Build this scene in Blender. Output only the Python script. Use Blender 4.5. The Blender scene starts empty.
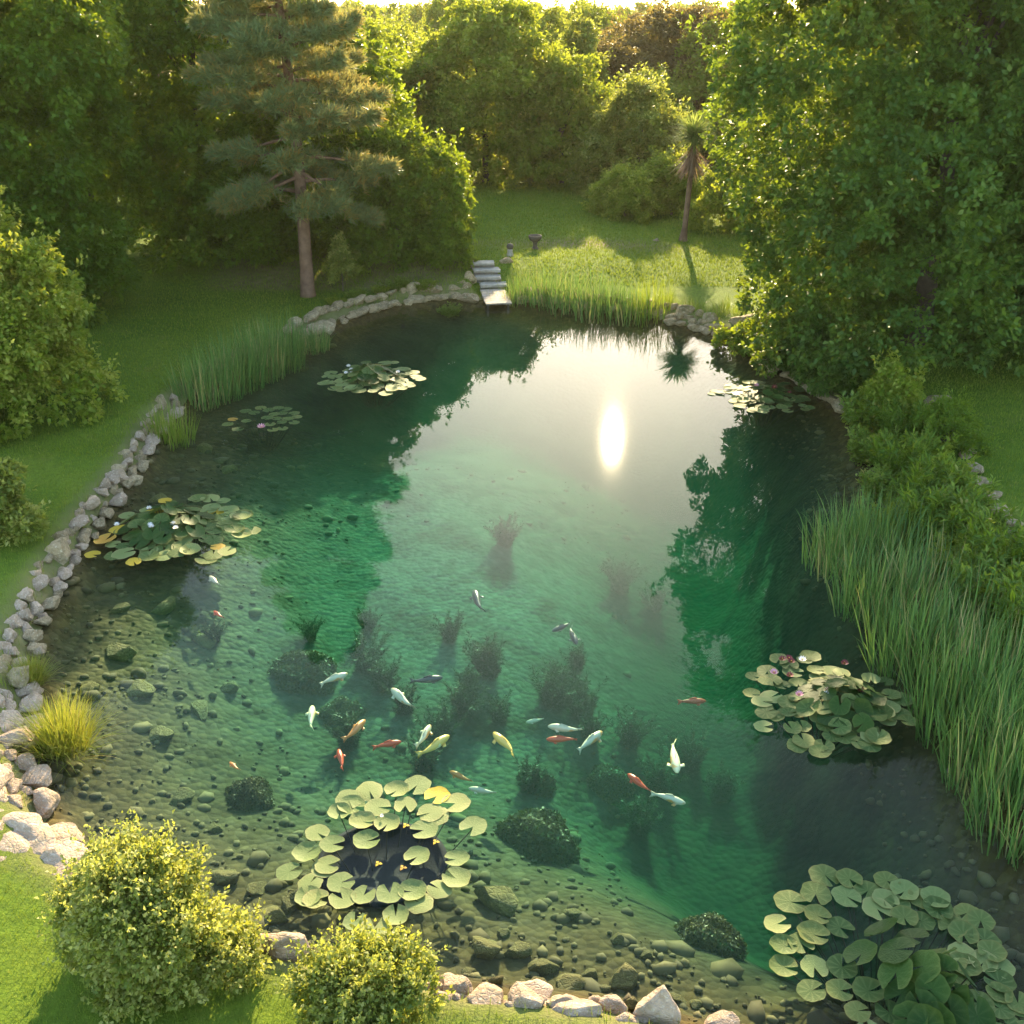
import bpy, math, random
import numpy as np
from mathutils import Vector, Matrix, Euler, noise as mnoise

random.seed(7)
RNG = np.random.default_rng(11)
SC = bpy.context.scene
COL = SC.collection
PI = math.pi
R = math.radians

# ------------------------------------------------------------------ camera
CAM_H, PITCH, FPX = 10.75, R(25.5), 1060.0
cd = bpy.data.cameras.new('camera')
cd.sensor_width = 36.0
cd.lens = 36.0 * FPX / 1024.0
cd.clip_start, cd.clip_end = 0.1, 6000
cam = bpy.data.objects.new('camera', cd)
COL.objects.link(cam)
cam.location = (0, 0, CAM_H)
cam.rotation_euler = (PI / 2 - PITCH, 0, 0)
SC.camera = cam

# ------------------------------------------------------------------ light
SUN_EL, SUN_AZ = R(21.5), R(5.8)          # azimuth measured from +Y towards +X
SUN_DIR = Vector((math.sin(SUN_AZ) * math.cos(SUN_EL), math.cos(SUN_AZ) * math.cos(SUN_EL), math.sin(SUN_EL)))
w = bpy.data.worlds.new('World')
SC.world = w
w.use_nodes = True
wn = w.node_tree
bg = wn.nodes['Background']
sky = wn.nodes.new('ShaderNodeTexSky')
sky.sky_type = 'NISHITA'
sky.sun_disc = False
sky.sun_elevation = SUN_EL
sky.sun_rotation = SUN_AZ
sky.air_density, sky.dust_density, sky.ozone_density = 1.0, 0.7, 1.0
wn.links.new(sky.outputs[0], bg.inputs[0])
bg.inputs[1].default_value = 0.15

sl = bpy.data.lights.new('sun', 'SUN')
sl.energy, sl.angle, sl.color = 3.8, R(0.5), (1.0, 0.80, 0.52)
sun = bpy.data.objects.new('sun', sl)
COL.objects.link(sun)
sun.rotation_euler = SUN_DIR.to_track_quat('Z', 'Y').to_euler()

SC.view_settings.view_transform = 'Standard'
SC.view_settings.look = 'None'
SC.view_settings.exposure = 2.3
SC.view_settings.gamma = 1.0
SC.view_settings.use_white_balance = True
SC.view_settings.white_balance_temperature = 7000
SC.view_settings.white_balance_tint = 6
cy = SC.cycles
cy.max_bounces, cy.diffuse_bounces, cy.glossy_bounces = 7, 4, 3
cy.transmission_bounces, cy.volume_bounces, cy.transparent_max_bounces = 4, 1, 12
cy.caustics_reflective = cy.caustics_refractive = False
cy.sample_clamp_indirect = 4.0
cy.use_denoising = True

# ------------------------------------------------------------------ geometry helpers
def sstep(a, b, x):
    t = np.clip((np.asarray(x, float) - a) / (b - a), 0, 1)
    return t * t * (3 - 2 * t)

def px2w(px, py, z=0.0):
    """where the sight line of a photo pixel meets height z (used once, to survey the place)"""
    u, v = (px - 512) / FPX, (512 - py) / FPX
    c, s = math.cos(PITCH), math.sin(PITCH)
    dx, dy, dz = u, c + v * s, -s + v * c
    t = (z - CAM_H) / dz
    return dx * t, dy * t

OUT_PX = [(475, 301), (500, 303), (560, 309), (620, 316), (665, 322), (705, 333), (745, 350), (775, 372),
          (812, 392), (845, 418), (862, 450), (872, 490), (885, 545), (915, 610), (955, 690), (1010, 800), (1090, 930),
          (1190, 1060), (1120, 1080), (950, 1062), (800, 1046), (700, 1026), (620, 1006), (540, 994), (470, 986), (400, 974), (320, 955), (250, 935),
          (190, 915), (130, 890), (85, 862), (58, 828), (40, 790), (34, 745), (34, 690), (38, 645), (56, 600), (84, 555), (110, 515),
          (140, 474), (160, 438), (186, 406), (216, 385), (256, 362), (300, 342), (330, 328), (366, 314), (405, 305), (440, 301)]

def catmull(P, k=6):
    P = np.array(P, float); n = len(P); out = []
    for i in range(n):
        p0, p1, p2, p3 = P[i - 1], P[i], P[(i + 1) % n], P[(i + 2) % n]
        for j in range(k):
            t = j / k
            out.append(.5 * (2 * p1 + (p2 - p0) * t + (2 * p0 - 5 * p1 + 4 * p2 - p3) * t * t + (3 * p1 - p0 - 3 * p2 + p3) * t ** 3))
    return np.array(out)

OUT = catmull([px2w(*p) for p in OUT_PX])
_A, _B = OUT, np.roll(OUT, -1, axis=0)

def sdf(x, y):
    """signed distance to the pond outline, negative over water"""
    x = np.atleast_1d(np.asarray(x, float)).ravel(); y = np.atleast_1d(np.asarray(y, float)).ravel()
    res = np.empty(len(x))
    d = _B - _A
    L2 = (d ** 2).sum(1)
    for s in range(0, len(x), 20000):
        X, Y = x[s:s + 20000, None], y[s:s + 20000, None]
        t = np.clip(((X - _A[:, 0]) * d[:, 0] + (Y - _A[:, 1]) * d[:, 1]) / L2, 0, 1)
        dist = np.sqrt(((X - _A[:, 0] - t * d[:, 0]) ** 2 + (Y - _A[:, 1] - t * d[:, 1]) ** 2).min(1))
        cond = (_A[:, 1] > Y) != (_B[:, 1] > Y)
        with np.errstate(divide='ignore', invalid='ignore'):
            xi = d[:, 0] * (Y - _A[:, 1]) / d[:, 1] + _A[:, 0]
        ins = (cond & (X < xi)).sum(1) % 2 == 1
        res[s:s + 20000] = np.where(ins, -dist, dist)
    return res

def wob(x, y):
    return (np.sin(x * .9 + 1.3) * np.cos(y * .7 + .4) + .6 * np.sin(x * 2.1 + y * 1.4) + .35 * np.cos(x * 4.3 - y * 3.1)) / 1.95

STEP_XY = (px2w(495, 297, .15)[0] - .12, px2w(495, 297, .15)[1] + 1.35)
def land(x, y, s=None):
    x = np.asarray(x, float); y = np.asarray(y, float)
    if s is None:
        s = sdf(x, y).reshape(x.shape) if x.shape else sdf(x, y)[0]
    right = sstep(3.5, 7.0, x) * (1 - sstep(30, 36, y))      # low marshy margin on the right
    rise = sstep(41.5, 46.5, y) * .5 * (1 - sstep(3, 9, x) * .55)
    up_n = sstep(0.0, .6, s) * (.36 + rise)
    up_m = sstep(0.0, 2.4, s) * .42
    up = up_n * (1 - right) + up_m * right
    stx, sty = STEP_XY
    notch = (1 - sstep(.7, 1.0, np.abs(x - stx + .1 * (y - sty)))) * (y < sty + 2.2) * (y > sty - 2)
    up = np.where(notch > 0, np.minimum(up, up * (1 - notch) + notch * np.clip(.12 + (y - sty) * .42, .05, .9)), up)
    far = -4.2 * sstep(72, 125, y) + 2.5 * sstep(250, 700, y)
    side = sstep(26, 120, np.abs(x)) * 3.0
    out = up + far + side + .035 * wob(x * .6, y * .6) * sstep(.6, 3, s)
    dmax = 1.75 + 1.9 * sstep(-1.0, 6, x) * sstep(6, 14, y) + .9 * sstep(28, 34, y) + .25 * wob(x * .35, y * .35)
    ins = -s
    dep = .34 * sstep(0, .5, ins) + (dmax - .34) * sstep(.3, 5.8 - 1.8 * sstep(1, 5, x), ins)
    dep = dep + .07 * wob(x * 1.7, y * 1.7) * sstep(.5, 2, ins)
    return np.where(s > 0, out, -dep)

def onland(px, py, dz=0.0):
    z = 0.3
    for _ in range(8):
        x, y = px2w(px, py, z + dz)
        z = float(land(x, y))
    return x, y, z

# ------------------------------------------------------------------ object helpers
def mesh_np(name, verts, faces_flat, nper, mats, fattr=None, vattr=None, smooth=False, midx=None):
    me = bpy.data.meshes.new(name)
    nv = len(verts); nf = len(faces_flat) // nper
    me.vertices.add(nv); me.loops.add(nf * nper); me.polygons.add(nf)
    me.vertices.foreach_set('co', np.ascontiguousarray(verts, dtype=np.float32).ravel())
    me.loops.foreach_set('vertex_index', np.ascontiguousarray(faces_flat, dtype=np.int32).ravel())
    me.polygons.foreach_set('loop_start', np.arange(0, nf * nper, nper, dtype=np.int32))
    me.polygons.foreach_set('loop_total', np.full(nf, nper, dtype=np.int32))
    if smooth:
        me.polygons.foreach_set('use_smooth', np.ones(nf, dtype=bool))
    for m in (mats if isinstance(mats, (list, tuple)) else [mats]):
        me.materials.append(m)
    if midx is not None:
        me.polygons.foreach_set('material_index', np.ascontiguousarray(midx, dtype=np.int32))
    for k, a in (fattr or {}).items():
        at = me.attributes.new(k, 'FLOAT', 'FACE'); at.data.foreach_set('value', np.ascontiguousarray(a, dtype=np.float32))
    for k, a in (vattr or {}).items():
        at = me.attributes.new(k, 'FLOAT', 'POINT'); at.data.foreach_set('value', np.ascontiguousarray(a, dtype=np.float32))
    me.update(calc_edges=True)
    return me

def mesh_py(name, verts, faces, mat, smooth=False):
    me = bpy.data.meshes.new(name)
    me.from_pydata([tuple(v) for v in verts], [], faces)
    me.materials.append(mat)
    if smooth:
        me.polygons.foreach_set('use_smooth', np.ones(len(me.polygons), dtype=bool))
    me.update()
    return me

def obj(name, me, parent=None, loc=(0, 0, 0), rot=(0, 0, 0), scale=(1, 1, 1)):
    o = bpy.data.objects.new(name, me)
    COL.objects.link(o)
    o.parent = parent
    o.location, o.rotation_euler, o.scale = loc, rot, scale
    return o

def tag(o, label=None, cat=None, group=None, kind=None):
    if label: o['label'] = label
    if cat: o['category'] = cat
    if group: o['group'] = group
    if kind: o['kind'] = kind
    return o

def thing(name, label, cat, loc=(0, 0, 0), rotz=0.0, group=None, scale=(1, 1, 1)):
    o = bpy.data.objects.new(name, None)
    COL.objects.link(o)
    o.empty_display_size = .2
    o.location, o.rotation_euler, o.scale = loc, (0, 0, rotz), scale
    return tag(o, label, cat, group)

def dup(root, loc, rotz=0.0, scale=None, label=None, group=None):
    r = root.copy(); COL.objects.link(r)
    r.location, r.rotation_euler = loc, (0, 0, rotz)
    if scale: r.scale = scale
    if label: r['label'] = label
    if group: r['group'] = group
    for ch in list(root.children):
        c = ch.copy(); COL.objects.link(c); c.parent = r
        for g in list(ch.children):
            d = g.copy(); COL.objects.link(d); d.parent = c
    return r

class MB:
    """collects tubes, boxes and so on for one mesh"""
    def __init__(s): s.v, s.f = [], []
    def add(s, v, f):
        o = len(s.v); s.v += [tuple(p) for p in v]; s.f += [tuple(i + o for i in q) for q in f]
    def tube(s, pts, rad, n=8, cap=True):
        pts = [Vector(p) for p in pts]; rings = []; f = []
        u = None
        for i, p in enumerate(pts):
            t = (pts[min(i + 1, len(pts) - 1)] - pts[max(i - 1, 0)]).normalized()
            if u is None:
                u = t.orthogonal().normalized()
            u = (u - t * u.dot(t)).normalized()
            v = t.cross(u)
            rings += [p + (u * math.cos(2 * PI * k / n) + v * math.sin(2 * PI * k / n)) * rad[i] for k in range(n)]
        for i in range(len(pts) - 1):
            for k in range(n):
                f.append((i * n + k, i * n + (k + 1) % n, (i + 1) * n + (k + 1) % n, (i + 1) * n + k))
        if cap:
            f.append(tuple(range(n))[::-1]); f.append(tuple((len(pts) - 1) * n + k for k in range(n)))
        s.add(rings, f)
    def lathe(s, prof, n=20, c=(0, 0, 0)):
        v = []; f = []
        for r, z in prof:
            v += [(c[0] + r * math.cos(2 * PI * k / n), c[1] + r * math.sin(2 * PI * k / n), c[2] + z) for k in range(n)]
        for i in range(len(prof) - 1):
            for k in range(n):
                f.append((i * n + k, i * n + (k + 1) % n, (i + 1) * n + (k + 1) % n, (i + 1) * n + k))
        f.append(tuple(range(n))[::-1]); f.append(tuple((len(prof) - 1) * n + k for k in range(n)))
        s.add(v, f)
    def build(s, name, mat, smooth=True): return mesh_py(name, s.v, s.f, mat, smooth)

# ------------------------------------------------------------------ materials
def newmat(name):
    m = bpy.data.materials.new(name); m.use_nodes = True
    nt = m.node_tree; nt.nodes.clear()
    out = nt.nodes.new('ShaderNodeOutputMaterial')
    return m, nt, out

class NT:
    def __init__(s, nt): s.nt = nt
    def n(s, t, **kw):
        q = s.nt.nodes.new('ShaderNode' + t)
        for k, v in kw.items():
            if k in q.inputs: q.inputs[k].default_value = v
            else: setattr(q, k, v)
        return q
    def l(s, a, b): s.nt.links.new(a, b)
    def noise(s, scale, detail=4, rough=.55, vec=None):
        q = s.n('TexNoise', Scale=scale, Detail=detail, Roughness=rough)
        if vec is not None: s.l(vec, q.inputs['Vector'])
        return q.outputs['Fac']
    def ramp(s, fac, stops):
        q = s.n('ValToRGB'); cr = q.color_ramp
        while len(cr.elements) < len(stops): cr.elements.new(.5)
        for e, (p, c) in zip(cr.elements, stops):
            e.position = p; e.color = (*c, 1)
        s.l(fac, q.inputs[0]); return q.outputs[0]
    def mix(s, fac, a, b):
        q = s.n('Mix', data_type='RGBA')
        for inp, v in ((q.inputs[0], fac), (q.inputs[6], a), (q.inputs[7], b)):
            if hasattr(v, 'node'): s.l(v, inp)
            elif isinstance(v, tuple): inp.default_value = (*v, 1)
            else: inp.default_value = v
        return q.outputs[2]
    def math(s, op, a, b=0.0):
        q = s.n('Math', operation=op)
        for inp, v in ((q.inputs[0], a), (q.inputs[1], b)):
            if hasattr(v, 'node'): s.l(v, inp)
            else: inp.default_value = v
        return q.outputs[0]
    def bump(s, h, strength, dist, normal=None):
        q = s.n('Bump', Strength=strength, Distance=dist); s.l(h, q.inputs['Height'])
        if normal is not None: s.l(normal, q.inputs['Normal'])
        return q.outputs[0]

def leafmat(name, stops, trans, tw=.45, rough=.5, spec=.3):
    """leaf colours spread over each leaf's own random value; light passes through the blade"""
    m, nt, out = newmat(name); t = NT(nt)
    a = t.n('Attribute', attribute_name='rnd')
    oi = t.n('ObjectInfo')
    v = t.math('ADD', a.outputs['Fac'], t.math('MULTIPLY', t.math('SUBTRACT', oi.outputs['Random'], .5), .25))
    c = t.ramp(v, stops)
    p = t.n('BsdfPrincipled', Roughness=rough)
    p.inputs['Specular IOR Level'].default_value = spec
    t.l(c, p.inputs['Base Color'])
    tr = t.n('BsdfTranslucent')
    tc = t.mix(.5, c, trans); t.l(tc, tr.inputs['Color'])
    mx = t.n('MixShader', Fac=tw)
    t.l(p.outputs[0], mx.inputs[1]); t.l(tr.outputs[0], mx.inputs[2]); t.l(mx.outputs[0], out.inputs[0])
    return m

def simplemat(name, stops, scale=4, rough=.8, bump=.3, bscale=20, bdist=.02, spec=.3, coord='Object'):
    m, nt, out = newmat(name); t = NT(nt)
    tc = t.n('TexCoord').outputs[coord]
    c = t.ramp(t.noise(scale, 6, .6, tc), stops)
    p = t.n('BsdfPrincipled', Roughness=rough); p.inputs['Specular IOR Level'].default_value = spec
    t.l(c, p.inputs['Base Color'])
    if bump:
        t.l(t.bump(t.noise(bscale, 6, .65, tc), bump, bdist), p.inputs['Normal'])
    t.l(p.outputs[0], out.inputs[0])
    return m

def rockmat(name, a, b, lich, mossy, wet=0.0):
    m, nt, out = newmat(name); t = NT(nt)
    tc = t.n('TexCoord').outputs['Object']
    oi = t.n('ObjectInfo').outputs['Random']
    mp = t.n('VectorMath', operation='ADD'); t.l(tc, mp.inputs[0])
    cb = t.n('CombineXYZ'); t.l(t.math('MULTIPLY', oi, 37.0), cb.inputs[0]); t.l(cb.outputs[0], mp.inputs[1])
    v = mp.outputs[0]
    c = t.ramp(t.noise(3.0, 8, .65, v), [(.3, a), (.7, b)])
    c = t.mix(t.math('MULTIPLY', oi, .55), c, tuple(q * .55 for q in a))
    c = t.mix(t.ramp(t.noise(7, 5, .6, v), [(.56, (0, 0, 0)), (.66, (1, 1, 1))]), c, lich)
    c = t.mix(t.ramp(t.noise(1.6, 5, .6, v), [(.5, (0, 0, 0)), (.72, (.85, .85, .85))]), c, mossy)
    p = t.n('BsdfPrincipled', Roughness=.85 - wet * .4); p.inputs['Specular IOR Level'].default_value = .3
    t.l(c, p.inputs['Base Color'])
    vo = t.n('TexVoronoi', Scale=3.5, feature='DISTANCE_TO_EDGE'); t.l(v, vo.inputs['Vector'])
    crack = t.math('MINIMUM', t.math('MULTIPLY', vo.outputs['Distance'], 6.0), 1.0)
    h = t.math('ADD', t.math('MULTIPLY', crack, .35), t.noise(11, 8, .7, v))
    t.l(t.bump(h, .8, .06), p.inputs['Normal'])
    t.l(p.outputs[0], out.inputs[0])
    return m

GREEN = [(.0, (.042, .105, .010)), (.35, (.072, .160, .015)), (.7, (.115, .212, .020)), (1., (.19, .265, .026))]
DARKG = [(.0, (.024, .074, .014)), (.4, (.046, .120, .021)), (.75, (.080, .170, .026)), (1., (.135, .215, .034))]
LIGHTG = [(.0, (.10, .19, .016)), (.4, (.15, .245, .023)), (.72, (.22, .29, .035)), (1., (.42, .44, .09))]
PALEG = [(.0, (.075, .13, .022)), (.4, (.13, .19, .032)), (.7, (.22, .27, .05)), (1., (.44, .44, .14))]
M = {}
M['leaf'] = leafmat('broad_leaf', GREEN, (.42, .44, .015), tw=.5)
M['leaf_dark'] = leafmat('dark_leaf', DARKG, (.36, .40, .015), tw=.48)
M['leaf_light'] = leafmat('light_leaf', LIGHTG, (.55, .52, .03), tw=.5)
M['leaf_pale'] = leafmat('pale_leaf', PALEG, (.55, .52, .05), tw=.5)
M['leaf_wood'] = leafmat('woodland_leaf', [(.0, (.075, .145, .015)), (.4, (.125, .21, .02)), (.75, (.18, .265, .03)), (1., (.25, .31, .04))], (.48, .42, .03), tw=.5)
M['leaf_glow'] = leafmat('glow_tinted_leaf', [(.0, (.07, .06, .025)), (.4, (.10, .085, .03)), (.75, (.13, .11, .035)), (1., (.15, .13, .04))], (.40, .28, .05), tw=.45)  # bronze tint stands in for the warm glow over the wood
M['needle'] = leafmat('pine_needle', [(.0, (.085, .165, .07)), (.46, (.13, .22, .085)), (.70, (.22, .22, .065)), (1., (.36, .22, .055))], (.55, .38, .08), tw=.42)  # brown-orange stops stand in for warm light on the needles
M['reed'] = leafmat('reed_blade', [(.0, (.045, .12, .03)), (.4, (.085, .19, .05)), (.75, (.15, .27, .065)), (.93, (.22, .30, .07)), (1., (.42, .34, .14))], (.26, .36, .04), tw=.35, rough=.4)
M['reed_bright'] = leafmat('young_reed_blade', [(.0, (.09, .17, .02)), (.4, (.14, .23, .03)), (.8, (.20, .28, .04)), (1., (.34, .29, .09))], (.42, .46, .03), tw=.45, rough=.4)
M['tussock'] = leafmat('tussock_blade', [(.0, (.12, .17, .02)), (.4, (.18, .24, .03)), (.8, (.27, .30, .05)), (1., (.42, .30, .09))], (.5, .45, .04), tw=.45, rough=.45)
M['grass'] = leafmat('grass_blade', [(.0, (.092, .155, .012)), (.4, (.135, .21, .017)), (.8, (.19, .255, .026)), (1., (.31, .30, .065))], (.30, .34, .02), tw=.4)
M['pad'] = None
M['bark'] = simplemat('bark', [(.3, (.06, .045, .032)), (.7, (.14, .11, .08))], 3, .9, .7, 14, .04)
M['pine_bark'] = simplemat('pine_bark', [(.3, (.11, .062, .04)), (.7, (.26, .155, .10))], 2.5, .9, .9, 9, .06)
M['stem'] = simplemat('stem', [(.3, (.02, .02, .01)), (.7, (.04, .035, .018))], 5, .8, .2)
M['rock_grey'] = rockmat('grey_rock', (.31, .215, .11), (.54, .41, .24), (.58, .48, .32), (.10, .095, .04))
M['rock_pink'] = rockmat('pinkish_rock', (.42, .295, .195), (.64, .48, .345), (.66, .55, .42), (.28, .21, .11))
M['rock_algae'] = rockmat('algae_coated_rock', (.09, .078, .018), (.17, .145, .035), (.22, .19, .06), (.06, .065, .014), wet=.2)
M['palm'] = leafmat('palm_leaf', [(0, (.08, .15, .04)), (.5, (.14, .22, .06)), (1, (.22, .27, .09))], (.50, .52, .08), tw=.5, rough=.8, spec=.05)
M['dead'] = leafmat('dead_leaf', [(0, (.16, .10, .06)), (.5, (.25, .16, .10)), (1, (.36, .26, .17))], (.4, .25, .12), tw=.3)

def lawnmat():
    m, nt, out = newmat('lawn_turf'); t = NT(nt)
    tc = t.n('TexCoord').outputs['Object']
    c = t.ramp(t.noise(.35, 6, .65, tc), [(.3, (.092, .155, .014)), (.5, (.13, .20, .019)), (.7, (.18, .235, .027))])
    c = t.mix(t.ramp(t.noise(6, 4, .7, tc), [(.35, (.0, .0, .0)), (.7, (.6, .6, .6))]), c, (.05, .085, .012))
    c = t.mix(t.ramp(t.noise(.9, 6, .6, tc), [(.6, (0, 0, 0)), (.8, (.55, .55, .55))]), c, (.24, .21, .06))
    wr = t.n('Attribute', attribute_name='wear').outputs['Fac']
    soil = t.ramp(t.noise(3, 6, .7, tc), [(.3, (.11, .085, .045)), (.7, (.30, .23, .13))])
    fac = t.math('MULTIPLY', wr, t.math('ADD', t.noise(2.2, 5, .7, tc), .25))
    c = t.mix(fac, c, soil)
    p = t.n('BsdfPrincipled', Roughness=.9); p.inputs['Specular IOR Level'].default_value = .1
    t.l(c, p.inputs['Base Color'])
    t.l(t.bump(t.noise(22, 5, .7, tc), .9, .05), p.inputs['Normal'])
    t.l(p.outputs[0], out.inputs[0]); return m
M['lawn'] = lawnmat()

def bedmat():
    m, nt, out = newmat('gravel_bed'); t = NT(nt)
    tc = t.n('TexCoord').outputs['Object']
    vo = t.n('TexVoronoi', Scale=7.0, Randomness=1.0); t.l(tc, vo.inputs['Vector'])
    v2 = t.n('TexVoronoi', Scale=2.4); t.l(tc, v2.inputs['Vector'])
    hue = t.n('SeparateColor'); t.l(vo.outputs['Color'], hue.inputs[0])
    c = t.ramp(hue.outputs[0], [(.0, (.036, .021, .004)), (.4, (.052, .033, .006)), (.75, (.066, .044, .009)), (1., (.095, .068, .02))])
    pale = t.n('Attribute', attribute_name='pale').outputs['Fac']
    c = t.mix(t.math('MULTIPLY', pale, .95), c, t.ramp(hue.outputs[1], [(.0, (.07, .085, .05)), (1., (.125, .14, .09))]))
    c = t.mix(t.ramp(t.noise(.8, 7, .65, tc), [(.48, (0, 0, 0)), (.66, (.8, .8, .8))]), c, (.034, .028, .007))
    c = t.mix(t.ramp(t.noise(3.1, 6, .65, tc), [(.50, (0, 0, 0)), (.72, (.6, .6, .6))]), c, (.045, .045, .018))
    deep_shade = t.n('Attribute', attribute_name='deep_shade').outputs['Fac']
    c = t.mix(t.math('MULTIPLY', deep_shade, .92), c, t.ramp(t.noise(.7, 5, .6, tc), [(.35, (.016, .020, .010)), (.7, (.05, .055, .022))]))
    p = t.n('BsdfPrincipled', Roughness=.9); p.inputs['Specular IOR Level'].default_value = .1
    t.l(c, p.inputs['Base Color'])
    h = t.math('SUBTRACT', t.math('MULTIPLY', t.noise(5, 5, .6, tc), .6), t.math('ADD', vo.outputs['Distance'], t.math('MULTIPLY', v2.outputs['Distance'], .8)))
    t.l(t.bump(h, .8, .055), p.inputs['Normal'])
    t.l(p.outputs[0], out.inputs[0]); return m
M['bed'] = bedmat()

def watermat():
    m, nt, out = newmat('pond_water'); t = NT(nt)
    tc = t.n('TexCoord').outputs['Object']
    mp = t.n('Mapping'); mp.inputs['Scale'].default_value = (.75, 1.7, 1); t.l(tc, mp.inputs['Vector'])
    h = t.math('ADD', t.noise(1.1, 3, .5, mp.outputs[0]), t.math('MULTIPLY', t.noise(4.2, 3, .5, mp.outputs[0]), .25))
    nrm = t.bump(h, .010, .03)
    geo = t.n('NewGeometry')                                # the same share is mirrored on either side, so daylight reaches the bed
    ior = t.n('MapRange'); t.l(geo.outputs['Backfacing'], ior.inputs[0]); ior.inputs[3].default_value = 1.135; ior.inputs[4].default_value = 1 / 1.135
    fr = t.n('Fresnel'); t.l(nrm, fr.inputs['Normal']); t.l(ior.outputs[0], fr.inputs['IOR'])
    g1 = t.n('BsdfGlossy', Roughness=.012); t.l(nrm, g1.inputs['Normal'])
    g2 = t.n('BsdfGlossy', Roughness=.034); t.l(nrm, g2.inputs['Normal'])
    gl = t.n('MixShader', Fac=.15); t.l(g1.outputs[0], gl.inputs[1]); t.l(g2.outputs[0], gl.inputs[2])
    tr = t.n('BsdfTransparent')
    mx = t.n('MixShader'); t.l(fr.outputs[0], mx.inputs[0]); t.l(tr.outputs[0], mx.inputs[1]); t.l(gl.outputs[0], mx.inputs[2])
    t.l(mx.outputs[0], out.inputs['Surface'])
    va = t.n('VolumeAbsorption', Density=.42); va.inputs['Color'].default_value = (.36, .84, .75, 1)
    vs = t.n('VolumeScatter', Density=.008, Anisotropy=.2); vs.inputs['Color'].default_value = (.12, .92, .62, 1)
    ad = t.n('AddShader'); t.l(va.outputs[0], ad.inputs[0]); t.l(vs.outputs[0], ad.inputs[1])
    t.l(ad.outputs[0], out.inputs['Volume'])
    return m
M['water'] = watermat()

def padmat(name, stops, edge):
    m, nt, out = newmat(name); t = NT(nt)
    tc = t.n('TexCoord').outputs['Object']
    oi = t.n('ObjectInfo').outputs['Random']
    v = t.math('ADD', t.math('MULTIPLY', oi, .75), t.math('MULTIPLY', t.noise(5, 4, .6, tc), .35))
    c = t.ramp(v, stops)
    at = t.n('Attribute', attribute_name='rim').outputs['Fac']
    c = t.mix(t.math('MULTIPLY', at, t.math('ADD', t.math('MULTIPLY', oi, .5), .1)), c, edge)
    an = t.n('Attribute', attribute_name='vein').outputs['Fac']
    c = t.mix(t.math('MULTIPLY', an, .08 if 'dark' in name else .28), c, (.22, .27, .09))
    c = t.mix(t.ramp(t.noise(16, 3, .6, tc), [(.68, (0, 0, 0)), (.74, (.7, .7, .7))]), c, (.22, .14, .05))
    p = t.n('BsdfPrincipled', Roughness=.5 if 'dark' in name else .6); p.inputs['Specular IOR Level'].default_value = .14
    t.l(c, p.inputs['Base Color'])
    t.l(t.bump(t.noise(9, 3, .5, tc), .35, .03), p.inputs['Normal'])
    tr = t.n('BsdfTranslucent'); t.l(t.mix(.3, c, (.25, .30, .02)), tr.inputs['Color'])
    mx = t.n('MixShader', Fac=.16); t.l(p.outputs[0], mx.inputs[1]); t.l(tr.outputs[0], mx.inputs[2]); t.l(mx.outputs[0], out.inputs[0])
    return m
M['pad'] = padmat('lily_pad', [(.1, (.036, .076, .018)), (.5, (.060, .105, .026)), (.8, (.095, .135, .034)), (1., (.155, .17, .045))], (.22, .19, .06))
M['pad_pale'] = padmat('pale_lily_pad', [(.1, (.10, .155, .048)), (.5, (.14, .195, .062)), (.85, (.18, .225, .072)), (1., (.24, .255, .075))], (.32, .28, .12))
M['pad_dark'] = padmat('dark_lily_pad', [(.1, (.010, .038, .005)), (.5, (.020, .058, .008)), (.9, (.034, .08, .012)), (1., (.05, .095, .018))], (.10, .13, .03))
M['pad_yellow'] = padmat('yellowing_lily_pad', [(.1, (.45, .33, .03)), (.6, (.52, .36, .035)), (1., (.46, .22, .05))], (.5, .35, .06))
M['petal_white'] = simplemat('white_petal', [(.3, (.75, .72, .70)), (.7, (.85, .82, .80))], 4, .5, 0)
M['petal_pink'] = simplemat('pink_petal', [(.3, (.62, .25, .34)), (.7, (.78, .45, .52))], 4, .5, 0)
M['petal_red'] = simplemat('dark_red_petal', [(.3, (.16, .02, .03)), (.7, (.26, .05, .06))], 4, .5, 0)
M['flower_heart'] = simplemat('flower_heart', [(.3, (.75, .50, .05)), (.7, (.85, .62, .10))], 4, .6, 0)

# ------------------------------------------------------------------ ground, pond bed, water
def axis(dense0, dense1, step, far0, far1):
    a = list(np.arange(dense0, dense1 + 1e-6, step))
    d = step; x = dense0; lo = []
    while x > far0:
        d *= 1.16; x -= d; lo.append(x)
    d = step; x = dense1; hi = []
    while x < far1:
        d *= 1.16; x += d; hi.append(x)
    return np.array(lo[::-1] + a + hi)
XS = axis(-25, 22, .2, -1600, 1600)
YS = axis(4, 50, .2, -60, 2600)
GX, GY = np.meshgrid(XS, YS)
GS = sdf(GX, GY).reshape(GX.shape)
GZ = land(GX, GY, GS)
nx, ny = len(XS), len(YS)
idx = np.arange(nx * ny).reshape(ny, nx)
quads = np.stack([idx[:-1, :-1], idx[:-1, 1:], idx[1:, 1:], idx[1:, :-1]], -1).reshape(-1, 4)
qs = GS.ravel()[quads].mean(1)
V = np.stack([GX.ravel(), GY.ravel(), GZ.ravel()], 1)
deep_shade = (np.maximum(sstep(.8, 4.0, GX + .25 * wob(GX, GY) * 3 - .10 * (GY - 16)), sstep(27, 33, GY)) * sstep(.25, 1.6, -GS)).ravel()  # deep-water gloom on the right and far bed, put into its colour
wx, wy, _ = onland(585, 243)
wear = np.exp(-(((GX - wx) / 4.5) ** 2 + ((GY - wy) / 1.1) ** 2)).ravel() * 1.2
wear = np.maximum(wear, (1 - sstep(.3, 1.1, GS.ravel())) * .8 * (GS.ravel() > -.3))
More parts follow.
